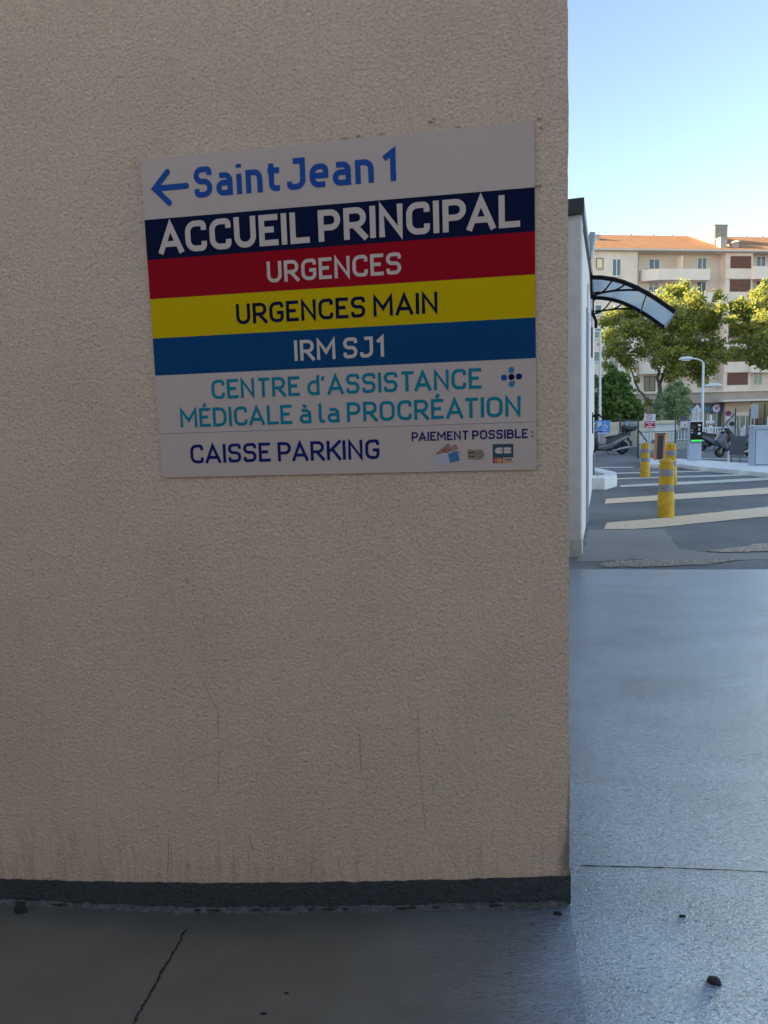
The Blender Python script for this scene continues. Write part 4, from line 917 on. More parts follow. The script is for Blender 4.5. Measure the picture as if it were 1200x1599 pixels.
# white post with cross plate, and small red ringed sign
t, f = sign_thing('finger_post', 1108.8, 44, 'white post with a horizontal name plate behind the middle scooter', pole=False)
a, z = f(1108.8, 647.5); MB().lathe([(2.1 / px_m(t.location), 0), (2.1 / px_m(t.location), z - .06), (.03, z)], n=12).build('post', 'sg_white', t, smooth=True); plate(t, f, 1102.5, 656.6, 1114.8, 660.8, 'sg_white', 'plate', .03, -.09)
t, f = sign_thing('small_road_sign', 1109.5, 41.8, 'small white sign with red roundel low behind the middle scooter', pole_top=664)
a, z = f(1109.3, 667); s_ = 1 / px_m((t.location.x, t.location.y, 1.2)); MB().lathe([(4.6 * s_, -.02), (4.6 * s_, 0)], c=(a, 0, z), n=24, axis='y').build('disc', 'sg_white', t)
disc_mesh(a, z + .4 * s_, 4.4 * s_, .0206, 24, 3.2 * s_).build('ring', 'sg_red', t); plate(t, f, 1106, 668.5, 1112.6, 684, 'sg_white', 'plate', .02, -.024); disc_mesh(a, z - 3.4 * s_, 1.6 * s_, .0455, 16).build('red_dot', 'sg_red', t)
t, f = sign_thing('white_notice', 1070, 46, 'white rectangular notice on the railing left of the terminal', pole_top=659)
plate(t, f, 1062.8, 657.4, 1077.5, 667.5, 'sg_white'); plate(t, f, 1068.6, 662, 1070, 665, 'sg_dark', 'pictogram', .004, -.0205)
t, f = sign_thing('road_sign_back', 1176.5, 40, 'pale grey back of a rectangular road sign near the dark shop entrance', pole_top=630)
plate(t, f, 1171.5, 630.5, 1182.2, 653.0, 'sg_grey'); plate(t, f, 1172.5, 637.5, 1181.2, 638.5, 'zinc', 'clamp', .012, -.0205, 0); plate(t, f, 1172.5, 646, 1181.2, 647, 'zinc', 'clamp', .012, -.0205, 0)
t, f = sign_thing('white_notice', 1199.5, 37, 'white notice at the right edge above the grey cabinet', pole_top=651)
plate(t, f, 1197, 650, 1206, 664, 'sg_white'); plate(t, f, 1199, 654, 1205, 655, 'sg_dark', 'text_line', .004, -.0205)
q = place(1140, 43)
t = empty('concrete_planter', q, face_cam(q), 'pale concrete block with a round dark opening behind the right scooter', 'planter')
k = 1 / px_m((q.x, q.y, 1.2)); MB().box(-6.5 * k, 9 * k, 0, .7, 0, z_at(1140, 655, 43)).build('body', 'low_wall', t, bevel=.03); zc_ = z_at(1142, 661.5, 43)
MB().lathe([(3.6 * k, -.02), (3.6 * k, .0)], c=(2 * k, 0, zc_), n=20, axis='y').build('opening', 'dark_metal', t)

# ------------------------------------------------------------------ scooters
def scooter(name, label, c_body, c_side, c_lamp='sc_lamp', top_box=False, maxi=False, c_pipe='alloy'):
    t = empty(name, (0, 0, 0), 0, label, 'scooter')
    wb = .76 if maxi else .66; Rw = .30 if maxi else .235; rt = .075 if maxi else .06
    def torus(mb, c, R_, r_, n=28, m_=10):
        base = len(mb.v)
        for i in range(n):
            a = 2 * math.pi * i / n
            for j in range(m_):
                b = 2 * math.pi * j / m_; rr = R_ + r_ * math.cos(b); mb.v.append((c[0] + rr * math.cos(a), c[1] + r_ * math.sin(b) * 1.05, c[2] + rr * math.sin(a)))
        for i in range(n):
            for j in range(m_):
                mb.f.append((base + i * m_ + j, base + ((i + 1) % n) * m_ + j, base + ((i + 1) % n) * m_ + (j + 1) % m_, base + i * m_ + (j + 1) % m_))
        return mb
    for x in (wb, -wb):
        wh = torus(MB(), (x, 0, Rw), Rw - rt, rt).build('wheel', 'tyre', t, smooth=True)
        rm = MB(); rm.lathe([(Rw - rt * 1.5, -.03), (Rw - rt * 1.2, -.045), (Rw - rt * 1.2, .045), (Rw - rt * 1.5, .03)], c=(x, 0, Rw), n=24, axis='y')
        for k in range(5):
            a = 2 * math.pi * k / 5; rm.tube([(x, 0, Rw), (x + (Rw - rt * 1.6) * math.cos(a), 0, Rw + (Rw - rt * 1.6) * math.sin(a))], .025, 6)
        rm.build('rim', 'rim', wh, smooth=True)
        MB().lathe([(.10, -.055), (.10, .055)], c=(x, 0, Rw), n=16, axis='y').build('brake_disc', 'rim', wh)
    z = lambda v: v * (1.06 if maxi else 1.0)
    # body: long side fairings, tunnel, tail
    MB().prism([(.50, .34), (.20, .20), (-.25, .24), (-.38, .38), (-.62, .56), (-1.02, .80), (-1.08, .90), (-.95, .92), (-.40, .80), (-.06, .76), (.06, .46), (.34, .42), (.50, .80), (.56, .78)], -.20, .20).build('body', c_body, t, bevel=.05, smooth=True)
    if maxi:
        MB().prism([(.52, .22), (-.30, .17), (-.52, .34), (-.80, .62), (-1.06, .86), (-.96, .97), (-.50, .90), (-.12, .80), (.06, .52), (.34, .50), (.52, .98), (.62, .80)], -.17, .17).build('bodywork', c_body, t, bevel=.05, smooth=True)
    for s in (-1, 1):
        MB().prism([(.46, .30), (.10, .26), (-.20, .32), (-.60, .58), (-1.02, .82), (-.94, .88), (-.50, .70), (-.10, .50), (.40, .44)], s * .20 - .025, s * .20 + .025).build('side_fairing', c_side, t, bevel=.02, smooth=True)
    MB().prism([(.44, .30), (.60, .42), (.84, .62), (.86, .74), (.66, 1.0), (.52, 1.08), (.46, 1.02), (.52, .80), (.40, .50)], -.19, .19).build('front_apron', c_body, t, bevel=.06, smooth=True)
    MB().prism([(wb + .27, Rw + .02), (wb + .20, Rw + .17), (wb, Rw * 2 + .05), (wb - .18, Rw + .22), (wb - .16, Rw + .15), (wb, Rw * 2 - .0), (wb + .16, Rw + .13)], -.075, .075).build('front_mudguard', c_body, t, bevel=.02, smooth=True)
    for s in (-1, 1): MB().tube([(wb, s * .075, Rw), (.50, s * .06, .78)], .022, 8).build('fork_leg', 'alloy', t, smooth=True)
    MB().prism([(.02, .76), (-.12, .74), (-.52, .80), (-.98, .90), (-1.04, .95), (-.96, .99), (-.62, .97), (-.50, .89), (-.20, .86), (.0, .82)], -.155, .155).build('seat', 'seat', t, bevel=.04, smooth=True)
    MB().prism([(-.98, .92), (-1.10, .98), (-1.12, 1.03), (-.98, 1.0)], -.11, .11).build('grab_rail', 'sc_silver' if maxi else 'sc_black', t, bevel=.015, smooth=True)
    hb = MB(); hb.tube([(.30, -.34, 1.06), (.40, -.24, 1.07), (.46, -.08, 1.03), (.46, .08, 1.03), (.40, .24, 1.07), (.30, .34, 1.06)], .018, 8); hb = hb.build('handlebar', 'sc_black', t, smooth=True)
    for s in (-1, 1):
        MB().tube([(.30, s * .34, 1.06), (.37, s * .26, 1.068)], .028, 8).build('grip', 'tyre', hb, smooth=True)
        mi = MB().tube([(.42, s * .22, 1.07), (.44, s * .30, 1.22), (.40, s * .36, 1.30)], .011, 6).build('mirror', 'sc_black', hb, smooth=True)
    MB().prism([(.42, 1.0), (.58, 1.02), (.62, 1.12), (.46, 1.14)], -.13, .13).build('headlight_cowl', c_side, t, bevel=.03, smooth=True)
    MB().prism([(.66, .80), (.80, .72), (.82, .78), (.68, .96)], -.15, .15).build('headlight', c_lamp, t, bevel=.03, smooth=True)
    if maxi:
        MB().prism([(.62, 1.06), (.66, 1.06), (.48, 1.44), (.45, 1.42)], -.20, .20).build('windscreen', 'glass', t, bevel=.01)
    MB().prism([(-.25, .20), (-.60, .16), (-.98, .26), (-.92, .40), (-.55, .46), (-.28, .40)], -.10, .06).build('engine', 'sc_black', t, bevel=.03, smooth=True)
    MB().tube([(-.20, .19, .22), (-.40, .21, .22), (-.52, .22, .26), (-.98, .23, .34), (-1.06, .23, .355)], [.03, .035, .05, .055, .03] if maxi else [.03, .035, .08, .088, .05], 12).build('exhaust', c_pipe, t, smooth=True)
    MB().tube([(-wb, .13, Rw), (-.72, .15, .74)], .03, 8).build('shock_absorber', 'sc_black', t, smooth=True)
    MB().prism([(-1.0, .80), (-1.16, .52), (-1.20, .36), (-1.17, .36), (-1.10, .54), (-.96, .74)], -.09, .09).build('rear_mudguard', 'sc_black', t, bevel=.01)
    MB().box(-1.20, -1.185, -.10, .10, .48, .62, rot=Matrix.Rotation(R(12), 3, 'Y')).build('number_plate', 'sg_white', t)
    MB().prism([(-1.03, .80), (-1.10, .86), (-1.11, .92), (-1.03, .90)], -.10, .10).build('tail_light', 'tail', t, bevel=.01)
    MB().tube([(.0, .10, .24), (-.06, .20, .0)], .016, 6).build('side_stand', 'sc_black', t, smooth=True)
    if top_box:
        for s in (-1, 1): MB().tube([(-.80, s * .12, .90), (-.95, s * .13, 1.04), (-1.30, s * .13, 1.06)], .022, 6).build('rack_bar', 'sc_black', t, smooth=True)
        MB().prism([(-.70, .86), (-1.06, .90), (-1.16, 1.02), (-.90, 1.06), (-.74, 1.0)], -.13, .13).build('tail_cowl', c_body, t, bevel=.04, smooth=True)
        bx = MB().prism([(-.90, 1.06), (-1.32, 1.10), (-1.42, 1.22), (-1.38, 1.25), (-.92, 1.21), (-.86, 1.14)], -.21, .21).build('top_box', 'sc_black', t, bevel=.04, smooth=True)
        MB().prism([(-.93, 1.215), (-1.37, 1.255), (-1.33, 1.34), (-1.10, 1.38), (-.95, 1.34)], -.20, .20).build('lid', 'box_lid', bx, bevel=.04, smooth=True)
        MB().prism([(-.76, 1.0), (-.88, 1.02), (-.88, 1.30), (-.80, 1.34), (-.74, 1.26)], -.15, .15).build('backrest', 'seat', t, bevel=.03, smooth=True)
    return t
def set_scooter(t, px, py, wheel_x, heading_px, span_px):
    """wheel at local x=wheel_x touches the ground at photo point; heading: +1 drives to the right of the picture"""
    p = ground(px, py, -.012); rz = math.atan2(RGT[1], RGT[0]) + (math.pi if heading_px < 0 else 0) + span_px
    t.rotation_euler = (0, 0, rz); d = Vector((math.cos(rz), math.sin(rz), 0)); t.location = p - d * wheel_x * t.scale[0]
s1 = scooter('scooter', 'large dark blue grey scooter with a top box, front hidden by the annex', 'sc_grey', 'sc_silver', top_box=True, maxi=True)
p = ground(972, 709.5); s_ = 47 / px_m(p) / 1.36; s1.scale = (s_, s_, s_); set_scooter(s1, 972, 709.5, -.76, -1, R(4))
s1['group'] = 'parked scooters'
s2 = scooter('scooter', 'dark scooter partly hidden by the terminal and by the slate scooter', 'sc_black', 'sc_slate')
p = ground(1099, 704); s_ = 34.5 / px_m(p) / 1.12; s2.scale = (s_, s_, s_); set_scooter(s2, 1097, 703.5, -.66, 1, R(-8)); s2['group'] = 'parked scooters'
s3 = scooter('scooter', 'slate scooter with black wheel facing left behind the dark grey board', 'sc_slate', 'sc_black', c_pipe='sc_white')
p = ground(1124, 714); s_ = 41 / px_m(p) / 1.14; s3.scale = (s_, s_, s_); set_scooter(s3, 1124, 714, .66, -1, R(3)); s3['group'] = 'parked scooters'

# ================================================================== APARTMENT BUILDING
FD = 88.0
fa = math.atan2(RGT[1], RGT[0]) + R(10)
FP0 = Vector(CAM + ray(1062, 653) * FD); FP0.z = 0; FU = Vector((math.cos(fa), math.sin(fa), 0)); FN = Vector((FU.y, -FU.x, 0))       # towards us
apt = empty('apartment_building', FP0, fa, 'beige apartment block with orange tiled roof, balconies and shops below, behind the trees', 'building')
def fl_(px, py, off=0.0):
    p = on_plane(px, py, FP0 + FN * off, FN) - FP0; return (p.dot(FU), p.z)
def fr(x0, y0, x1, y1, off=0.0):
    a = fl_(x0, (y0 + y1) / 2, off)[0]; b = fl_(x1, (y0 + y1) / 2, off)[0]; xm = (x0 + x1) / 2
    return a, b, fl_(xm, y1, off)[1], fl_(xm, y0, off)[1]
ST = 36.4
sA0 = fl_(905, 500)[0] - 6; sA1 = fl_(996, 420, 1.1)[0]; sC0 = fl_(1134, 420, 1.1)[0]; sC1 = fl_(1176, 420, 1.1)[0]; sE = fl_(1230, 420)[0] + 8
ZE = fl_(1062, 397)[1]; ZC = fl_(1120, 611)[1]; ZS = fl_(1120, 629)[1]
DEP = 12.0
MB().box(sA0, sE, 0.0, DEP, ZC, ZE).build('recessed_wall', 'facade_in', apt)
MB().box(sA0, sA1, -1.1, -.002, ZC, ZE - .02).build('wall', 'facade', apt)
MB().box(sC0, sC1, -1.1, -.002, ZC, ZE - .02).build('wall', 'facade', apt)
# gutter and downpipes
MB().box(sA0, sE, -1.75, -1.55, ZE + .0, ZE + .18).build('gutter', 'gutter', apt)
MB().box(sA0, sE, -1.55, .0, ZE - .015, ZE + .06).build('eaves', 'cornice', apt)
for px in (997.5, 1127.5):
    s = fl_(px, 430, .1)[0]; MB().tube([(s, -.12, ZE), (s, -.12, ZC)], .07, 8).build('downpipe', 'gutter' if px < 1050 else 'facade_in', apt, smooth=True)
def window(x0, y0, x1, y1, off, glass='glass', frame='frame_white', mull=1, shut=0.0, sill=True):
    a, b, z0, z1 = fr(x0, y0, x1, y1, off); f = .09
    w_ = MB(); w_.box(a, a + f, -off - .05, -off + .0, z0, z1); w_.box(b - f, b, -off - .05, -off, z0, z1); w_.box(a + f, b - f, -off - .05, -off, z0, z0 + f); w_.box(a + f, b - f, -off - .05, -off, z1 - f, z1)
    for k in range(mull): xm = a + (b - a) * (k + 1) / (mull + 1); w_.box(xm - .05, xm + .05, -off - .05, -off, z0 + f, z1 - f)
    w_ = w_.build('window', frame, apt)
    MB().box(a + f, b - f, -off - .022, -off - .003, z0 + f, z1 - f).build('pane', glass, w_)
    if shut: MB().box(a + f, b - f, -off - .045, -off - .024, z1 - f - (z1 - z0 - 2 * f) * shut, z1 - f).build('pane_fill', 'shutter', w_)  # roller blind lowered over the pane
    if sill: MB().box(a - .06, b + .06, -off - .16, -off - .051, z0 - .09, z0).build('sill', 'cornice', w_)
    return w_
def balcony(x0, y0, x1, y1, fwd, left_return=True, corner_px=0):
    a, b, z0, z1 = fr(x0, y0, x1, y1, fwd); c = corner_px and (fl_(x0 + corner_px, y1, fwd)[0] - a)
    P = [(a, 0.0), (a, -fwd + c * .55), (a + c, -fwd), (b, -fwd), (b, 0.0)] if c else [(a, 0.0), (a, -fwd), (b, -fwd), (b, 0.0)]
    mb = MB(); n = len(P); I = []
    for (x, y) in P: I.append((min(max(x, a + .14), b - .14), min(y + .14, 0.0)))
    t_ = MB(); t_.slab(P, z0, z0 + .16)
    o = t_.build('balcony_slab', 'balcony', apt)
    for i in range(n - 1):
        (x0_, y0_), (x1_, y1_) = P[i], P[i + 1]; (u0, v0), (u1, v1) = I[i], I[i + 1]
        MB().slab([(x0_, y0_), (x1_, y1_), (u1, v1), (u0, v0)], z0 + .162, z1).build('parapet', 'balcony', o)
    return o
for k in range(6):
    d = ST * k; sh = -1.0 * k                      # verticals drift slightly left going down
    window(931 + sh, 403 + d, 942.2 + sh, 419.5 + d, 1.1, 'pane_fill' if k == 0 else 'glass', 'dark_frame' if k == 0 else 'frame_white', 0)  # top pane coloured cream for the reflected sunlit sky
    window(956 + sh, 404 + d, 970 + sh, 431.5 + d, 1.1, 'glass', 'frame_white', 1, [.0, .35, .6, .2, .5, 1.0][k])
    # recessed bay
    if k < 5:
        window(1013 + sh, 404 + d, 1030.5 + sh, 421 + d, 0.0, 'glass', 'frame_white', 1, [0, .5, 0, .3, 0][k]); window(1089 + sh, 402 + d, 1104 + sh, 421 + d, 0.0, 'glass_dark' if k % 2 else 'glass', 'frame_white', 1, 0, False)
        a, b, z0, z1 = fr(1061 + sh, 401 + d, 1068.5 + sh, 421 + d, 0.6); MB().box(a, a + .12, -1.2, -.003, z0, z1).build('balcony_screen', 'balcony', apt)
        if k % 2 == 0: balcony(1009 + sh, 419.5 + d, 1109.5 + sh, 437 + d, 1.5, corner_px=20)
        else: balcony(1097 + sh, 420 + d, 1137 + sh, 437 + d, 1.5); balcony(1000 + sh, 420 + d, 1027 + sh, 437 + d, 1.3)
    # louvred panels
    a, b, z0, z1 = fr(1141 + sh, 400 + d, 1173 + sh, 419 + d, 1.1)
    MB().box(a, b, -1.16, -1.102, z0, z1).build('louvre_panel', 'louvre', apt)
    if k < 5: a2, b2, s0_, s1_ = fr(1138 + sh, 420 + d, 1176 + sh, 435.5 + d, 1.1); MB().box(sC0 + .02, sC1 - .02, -1.22, -1.104, s0_, s1_).build('spandrel', 'spandrel', apt)
    # right bay
    window(1181 + sh, 400 + d, 1196 + sh, 420 + d, 0.0, 'glass', 'frame_white', 1, 0, False)
    if k < 5: balcony(1178 + sh, 415.5 + d, 1226 + sh, 435.5 + d, 1.6)
window(1006, 587.5, 1023.5, 611, 1.1 if False else 0.0, 'glass_dark', 'dark_frame', 1, 0, False)
# cornice, mezzanine band, ground floor
MB().box(sA0, sE, -1.65, -.0, ZC - .16, ZC - .003).build('cornice', 'cornice', apt)
MB().box(sA0, sE, -1.35, DEP, ZS, ZC - .165).build('mezzanine_band', 'fascia', apt)
MB().box(fl_(1122, 626, 1.5)[0], sE, -2.4, -1.352, ZS + .05, ZS + .28).build('porch_slab', 'cornice', apt)
MB().box(sA0, sE, .0, DEP, -.3, ZS - .003).build('ground_floor_wall', 'shop_wall', apt)
a, b, z0, z1 = fr(1132, 629, 1172, 676, .8); MB().box(a, b, -.8, -.003, -.2, ZS - .004).build('pillar', 'shop_wall', apt)
a, b, z0, z1 = fr(990, 629, 1062, 676, .8); MB().box(a, b, -.8, -.003, -.2, ZS - .004).build('pillar', 'shop_wall', apt)
a, b, z0, z1 = fr(1146, 650, 1172, 680, .85); gl = MB().box(a, b, -.88, -.803, -.1, z1).build('shop_glazing', 'glass_teal', apt)
for k in range(4): x = a + (b - a) * k / 3; MB().box(x - .05, x + .05, -.93, -.882, -.1, z1).build('glazing_bar', 'frame_white', gl)
MB().box(a, b, -.9, -.884, z1 + .05, z1 + .55).build('sign_panel', 'cornice', gl)
a, b, z0, z1 = fr(1172.5, 629, 1225, 676, .0); gl = MB().box(a, b, -.10, -.003, -.1, ZS - .01).build('shop_glazing', 'glass_dark', apt)
for k in range(6): x = a + (b - a) * k / 5; MB().box(x - .05, x + .05, -.16, -.102, -.1, ZS - .3).build('glazing_bar', 'dark_frame', gl)
a, b, z0, z1 = fr(1062.5, 646, 1131.5, 676, .1); gl = MB().box(a, b, -.12, -.003, -.1, z1).build('shop_glazing', 'glass_teal', apt)
for k in range(6): x = a + (b - a) * k / 5; MB().box(x - .07, x + .07, -.19, -.122, -.1, z1).build('glazing_bar', 'zinc', gl)
a, b, z0, z1 = fr(1062.5, 631, 1131.5, 644.5, .3); bd = MB().box(a, b, -.35, -.003, z0, z1).build('shop_sign_band', 'shop_blue', apt)
for k, (x0, x1) in enumerate(((1099.5, 1103), (1104.5, 1108), (1109.5, 1113))):
    a, b, z0, z1 = fr(x0, 636.5, x1, 642.5, .4); text_mesh('T' if k < 2 else 'I', a, b if k < 2 else a + .08, z0, z1, .22, lift=.40).build('shop_letter', 'shop_letter', bd)
a, b, z0, z1 = fr(1063, 634, 1098, 643, .4)
for k, x in enumerate((1066, 1072, 1077.5)): a, b, z0, z1 = fr(x, 636.5, x + 4, 642.5, .4); MB().box(a, b, -.39, -.36, z0, z1).build('shop_letter', 'shop_letter', bd)
a, b, z0, z1 = fr(1112.8, 631.3, 1125.4, 643.9, .6); cx, cz, rr = (a + b) / 2, (z0 + z1) / 2, (b - a) / 2
dg = MB().lathe([(rr, -.60), (rr, -.36)], c=(cx, 0, cz), n=32, axis='y').build('round_sign', 'sg_white', bd)
disc_mesh(cx, cz, rr, .604, 32, rr * .82).build('sign_ring', 'logo_blue', dg)
flat([(cx - rr * .45, cz + rr * .35), (cx - rr * .45, cz - rr * .1), (cx - rr * .1, cz - rr * .6), (cx + rr * .2, cz - rr * .55), (cx - rr * .05, cz + rr * .1), (cx - rr * .05, cz + rr * .5)], .606).build('sign_mark', 'logo_blue', dg)
flat([(cx + rr * .08, cz + rr * .62), (cx + rr * .02, cz + rr * .12), (cx + rr * .2, cz - rr * .35), (cx + rr * .6, cz - rr * .2), (cx + rr * .66, cz + rr * .3), (cx + rr * .4, cz + rr * .6)], .607).build('sign_mark', 'logo_red', dg)
a, b, z0, z1 = fr(1063.5, 647.5, 1073, 656, .3); MB().box(a, b, -.3, -.125, z0, z1).build('blue_placard', 'sg_dark', apt)
window(993, 632, 1006, 652, .8, 'glass_dark', 'dark_frame', 1, 0, False); window(1009, 632, 1022, 652, .8, 'glass_dark', 'dark_frame', 1, 0, False)
# roof
ZR = CAM[2] + (653 - 377.5) / F * (FD + 6.0); RY = 6.2
rf = MB(); rf.add([(sA0 - .3, -1.75, ZE + .19), (sE, -1.75, ZE + .19), (sE, RY, ZR), (sA0 - .3, RY, ZR), (sA0 - .3, DEP + 1.5, ZE + .19), (sE, DEP + 1.5, ZE + .19)], [(0, 1, 2, 3), (3, 2, 5, 4), (0, 3, 4), (1, 5, 2), (0, 4, 5, 1)])
rf = rf.build('roof', 'tiles', apt); sr = (ZR - ZE - .19) / (RY + 1.75)
zr = lambda y: ZE + .19 + sr * (y + 1.75)
for px in (985, 1020, 1050, 1165, 1190):
    x = fl_(px, 378, -RY)[0]; MB().box(x - .12, x + .12, RY - .1, RY + .1, ZR - .1, ZR + .12).build('ridge_cap', 'chimney', rf)
def on_roof(px, y): return fl_(px, 380, -y)[0]
y0 = .9; a, b = on_roof(1115.2, y0), on_roof(1136, y0)
ph = MB().box(a, b, y0, y0 + 7, zr(y0) - .4, CAM[2] + (651.5 - 361.5) / F * (FD + y0)).build('penthouse', 'chimney', rf)
zp = CAM[2] + (651.5 - 361.5) / F * (FD + y0)
for k in range(4): x = a + .05 + (b - a - .1) * k / 4; MB().box(x + .03, x + (b - a - .1) / 4 - .03, y0 - .06, y0 - .002, zr(y0) - .3, zp - .08).build('cladding_rib', 'chimney_front', ph)
MB().box(a - .06, b + .06, y0 - .1, y0 + 7.05, zp + .002, zp + .1).build('flashing', 'chimney', ph)
def roof_box(name, px0, px1, y, hgt, dep, m='chimney', cap=True):
    a, b = on_roof(px0, y), on_roof(px1, y); o = MB().box(a, b, y, y + dep, zr(y) - .35, zr(y) + hgt).build(name, m, rf, bevel=.04)
    if cap: MB().box(a - .07, b + .07, y - .07, y + dep + .07, zr(y) + hgt + .002, zr(y) + hgt + .12).build('cap', m, o, bevel=.03)
roof_box('chimney', 1125.5, 1135.5, -.9, 1.15, .9); roof_box('vent_box', 1144, 1154, -.6, .42, 1.2); roof_box('vent_box', 926, 937, 2.6, .55, 1.2)
MB().lathe([(.6, 0), (.55, .15), (.3, .3), (.0, .33)], c=(on_roof(1150, .2), .2, zr(.2) + .35), n=16).build('skylight_dome', 'chimney', rf, smooth=True)

# ================================================================== TREES
def leaf_cloud(clusters, size, seed, flat_=0.0):
    """clusters: (centre, radius xyz, count); every leaf is a small bent quad"""
    rg = np.random.default_rng(seed); V = []; 
    for c, r, cnt in clusters:
        nc = max(3, cnt // 16)
        u = rg.normal(size=(nc, 3)); u /= np.linalg.norm(u, axis=1)[:, None]; rad = rg.random(nc) ** 0.45
        cc = np.array(c) + u * rad[:, None] * np.array(r)
        pick = rg.integers(0, nc, cnt)
        p = cc[pick] + rg.normal(size=(cnt, 3)) * 0.30 * min(r) ** .8
        nrm = rg.normal(size=(cnt, 3)) + np.array([-.8, -.65, .35]); nrm /= np.linalg.norm(nrm, axis=1)[:, None]
        t1 = np.cross(nrm, rg.normal(size=(cnt, 3))); t1 /= np.linalg.norm(t1, axis=1)[:, None]; t2 = np.cross(nrm, t1)
        s = size * rg.uniform(.6, 1.3, (cnt, 1))
        a = p - t1 * s * .5; b = p + t2 * s * .42 + nrm * s * .1; d = p + t1 * s * .55; e = p - t2 * s * .42 + nrm * s * .1
        V.append(np.stack([a, b, d, e], 1).reshape(-1, 3))
    V = np.concatenate(V); n = len(V) // 4
    return V, [(4 * i, 4 * i + 1, 4 * i + 2, 4 * i + 3) for i in range(n)]
def crown(parent, base, clusters, size, material, seed):
    V, fs = leaf_cloud([(np.array(c) - np.array(base), r, n) for c, r, n in clusters], size, seed)
    me = bpy.data.meshes.new('crown'); me.from_pydata(V.tolist(), [], fs); me.materials.append(M_[material])
    o = bpy.data.objects.new('crown', me); COL.objects.link(o); o.parent = parent; return o
def limb(mb, pts, r0, r1, seed):
    rg = random.Random(seed); P = [Vector(p) for p in pts]; Q = []
    for a, b in zip(P[:-1], P[1:]):
        for k in range(4): Q.append(a.lerp(b, k / 4) + Vector((rg.uniform(-1, 1), rg.uniform(-1, 1), 0)) * .07 * (b - a).length * (k > 0))
    Q.append(P[-1]); n = len(Q); mb.tube(Q, [r0 + (r1 - r0) * i / (n - 1) for i in range(n)], 7)
TY = 60.0
def tree_px(name, label, px0, y, base_px, cl, limbs, size, material, seed, density, tr=.30, trunk_top=None, group='trees in front of the apartment block'):
    rg = random.Random(seed); b = place(base_px, y); t = empty(name, b, 0, label, 'tree', group); C = []
    for i, c in enumerate(cl):
        px, py, rp = c[:3]; dy = rg.uniform(-2.2, 2.2) if len(c) < 4 else c[3]; q = on_y(px, py, y + dy); r = rp / px_m(q)
        C.append((tuple(q), (r, r * 1.1, r * .85), int(density * (rp / 10) ** 2 * (c[4] if len(c) > 4 else 1))))
    crown(t, tuple(b), C, size, material, seed)
    mb = MB()
    for pts, r0, r1 in limbs: limb(mb, [Vector(on_y(px, py, y + dy)) - b if py < 900 else Vector((0, 0, -.1)) for px, py, dy in pts], r0, r1, seed + len(mb.v))
    mb.build('trunk', 'bark', t, smooth=True); return t
tree_px('plane_tree', 'wide plane tree whose crown top glows yellow in the sun, left of the shutters', 1040, TY, 1026,
    [(944, 503, 9), (957, 497, 14), (975, 494, 13), (990, 487, 18), (1012, 476, 17), (1036, 468, 16), (1062, 457, 14), (1070, 447, 7), (1048, 455, 9), (1084, 466, 13), (1045, 488, 19), (1083, 488, 19), (1110, 495, 17), (1122, 463, 9, 1, .8), (1126, 480, 9), (1104, 513, 17), (1066, 512, 21), (1024, 510, 20), (985, 515, 18), (953, 525, 14),
     (966, 545, 17, 0, .7), (1000, 548, 14, 0, .55), (1036, 540, 21), (1076, 545, 23), (1112, 545, 19), (1128, 556, 12), (1060, 575, 15), (1094, 580, 17), (1112, 574, 11), (985, 572, 11, 0, .5), (1030, 566, 11, 0, .6), (950, 552, 10, 0, .6), (1098, 597, 7), (1085, 560, 14), (1038, 556, 14, -2.6), (1060, 556, 14, -2.8), (1020, 530, 14, -2.4), (1048, 578, 11, -2.2), (975, 560, 10, 0, .8), (948, 570, 8, 0, .7), (1008, 510, 14, -2), (1045, 592, 8, 0, .5), (993, 592, 6, 0, .4), (1013, 628, 6, 0, 1.2)],
    [([(1026, 999, 0), (1027, 640, 0), (1030, 600, 0)], .26, .17), ([(1030, 600, 0), (1024, 560, .5), (1012, 510, .8), (1000, 480, 1)], .13, .03), ([(1030, 600, 0), (1050, 555, .5), (1068, 510, .6), (1075, 470, .6)], .13, .03), ([(1027, 640, 0), (1008, 622, 0), (992, 598, 0), (984, 570, .3), (968, 540, .5)], .13, .03), ([(1034, 585, 0), (1070, 565, .8), (1100, 540, 1)], .12, .04), ([(1018, 535, .6), (985, 515, 1), (960, 500, 1)], .09, .03), ([(1008, 622, 0), (1014, 628, -.3), (1020, 636, -.5)], .09, .05)],
    .22, 'leaf', 21, 360)
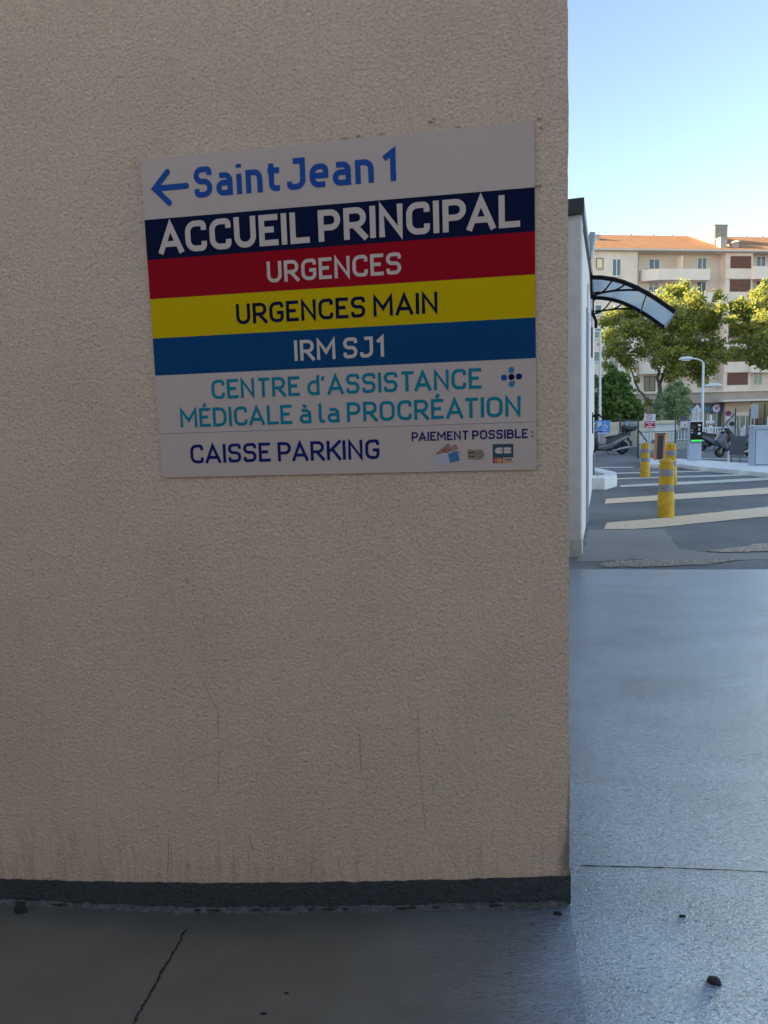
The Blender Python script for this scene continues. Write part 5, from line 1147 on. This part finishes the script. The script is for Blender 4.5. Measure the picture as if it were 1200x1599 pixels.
tree_px('plane_tree', 'plane tree at the right edge with sunlit yellow top and bare dark branches', 1190, TY - 1, 1214,
    [(1146, 480, 9), (1158, 476, 10), (1172, 478, 9, 0, .7), (1188, 462, 13), (1196, 446, 8), (1184, 490, 16), (1205, 478, 18), (1160, 512, 9, 0, .7), (1182, 515, 12, 0, .7), (1206, 515, 18), (1152, 534, 8, 0, .6), (1176, 540, 9, 0, .5), (1200, 548, 15, 0, .8), (1143, 500, 8), (1150, 515, 10), (1148, 548, 9, 0, .7), (1165, 553, 9, 0, .7), (1185, 562, 11, 0, .7), (1172, 495, 13), (1192, 500, 14, -2), (1195, 530, 13, -2), (1168, 530, 9), (1222, 500, 22), (1222, 540, 20), (1150, 560, 5, 0, .5), (1172, 566, 4, 0, .7), (1194, 570, 9, 0, .8), (1220, 575, 14), (1150, 497, 8)],
    [([(1214, 999, 0), (1213, 640, 0), (1210, 590, 0)], .3, .22), ([(1210, 590, 0), (1194, 540, .3), (1180, 515, .6), (1160, 508, .8)], .13, .04), ([(1210, 590, 0), (1212, 530, 0), (1200, 480, 0)], .18, .05), ([(1194, 540, .3), (1170, 545, .3), (1150, 548, .3)], .06, .02)],
    .22, 'leaf', 33, 400)
tree_px('garden_tree', 'dense dark green tree behind the beige wall at left', 960, 48, 958,
    [(955, 590, 12), (966, 596, 14), (950, 612, 15), (972, 618, 17), (985, 632, 14), (955, 640, 20), (980, 648, 17), (996, 645, 9), (935, 600, 9), (932, 625, 12), (932, 648, 12), (958, 578, 6), (1000, 652, 7), (965, 606, 14)],
    [([(958, 999, 0), (958, 650, 0), (960, 590, 0)], .16, .04)], .26, 'leaf_dark', 45, 250, group='trees behind the beige wall')
tree_px('garden_tree', 'small feathery pale green tree in front of the brown shop wall', 1052, 50, 1052,
    [(1059, 600, 7), (1050, 612, 11), (1066, 612, 10), (1042, 624, 12), (1058, 626, 13), (1072, 625, 8), (1035, 638, 11), (1050, 642, 14), (1066, 640, 12), (1028, 645, 7), (1048, 655, 12)],
    [([(1052, 999, 0), (1052, 640, 0), (1056, 605, 0)], .09, .02)], .22, 'leaf_pale', 57, 190, group='trees behind the beige wall')
# weeds at the foot of the annex
q = ground(928.5, 760); wd_ = empty('weed', (q.x, q.y, -.012), 0, 'small green weed growing at the foot of the annex by the white kerb', 'plant')
V, fs = leaf_cloud([((0, 0, .12), (.14, .2, .12), 160), ((.05, -.25, .08), (.12, .15, .07), 90), ((-.02, .3, .16), (.1, .15, .14), 90)], .06, 71)
me = bpy.data.meshes.new('leaves'); me.from_pydata(V.tolist(), [], fs); me.materials.append(M_['weed']); o = bpy.data.objects.new('leaves', me); COL.objects.link(o); o.parent = wd_
mb = MB()
for k in range(7): a = k * .9; mb.tube([(0, 0, 0), (.05 * math.cos(a), .08 * math.sin(a), .1), (.1 * math.cos(a), .2 * math.sin(a), .2)], [.006, .004, .002], 5)
mb.build('stem', 'weed', wd_)
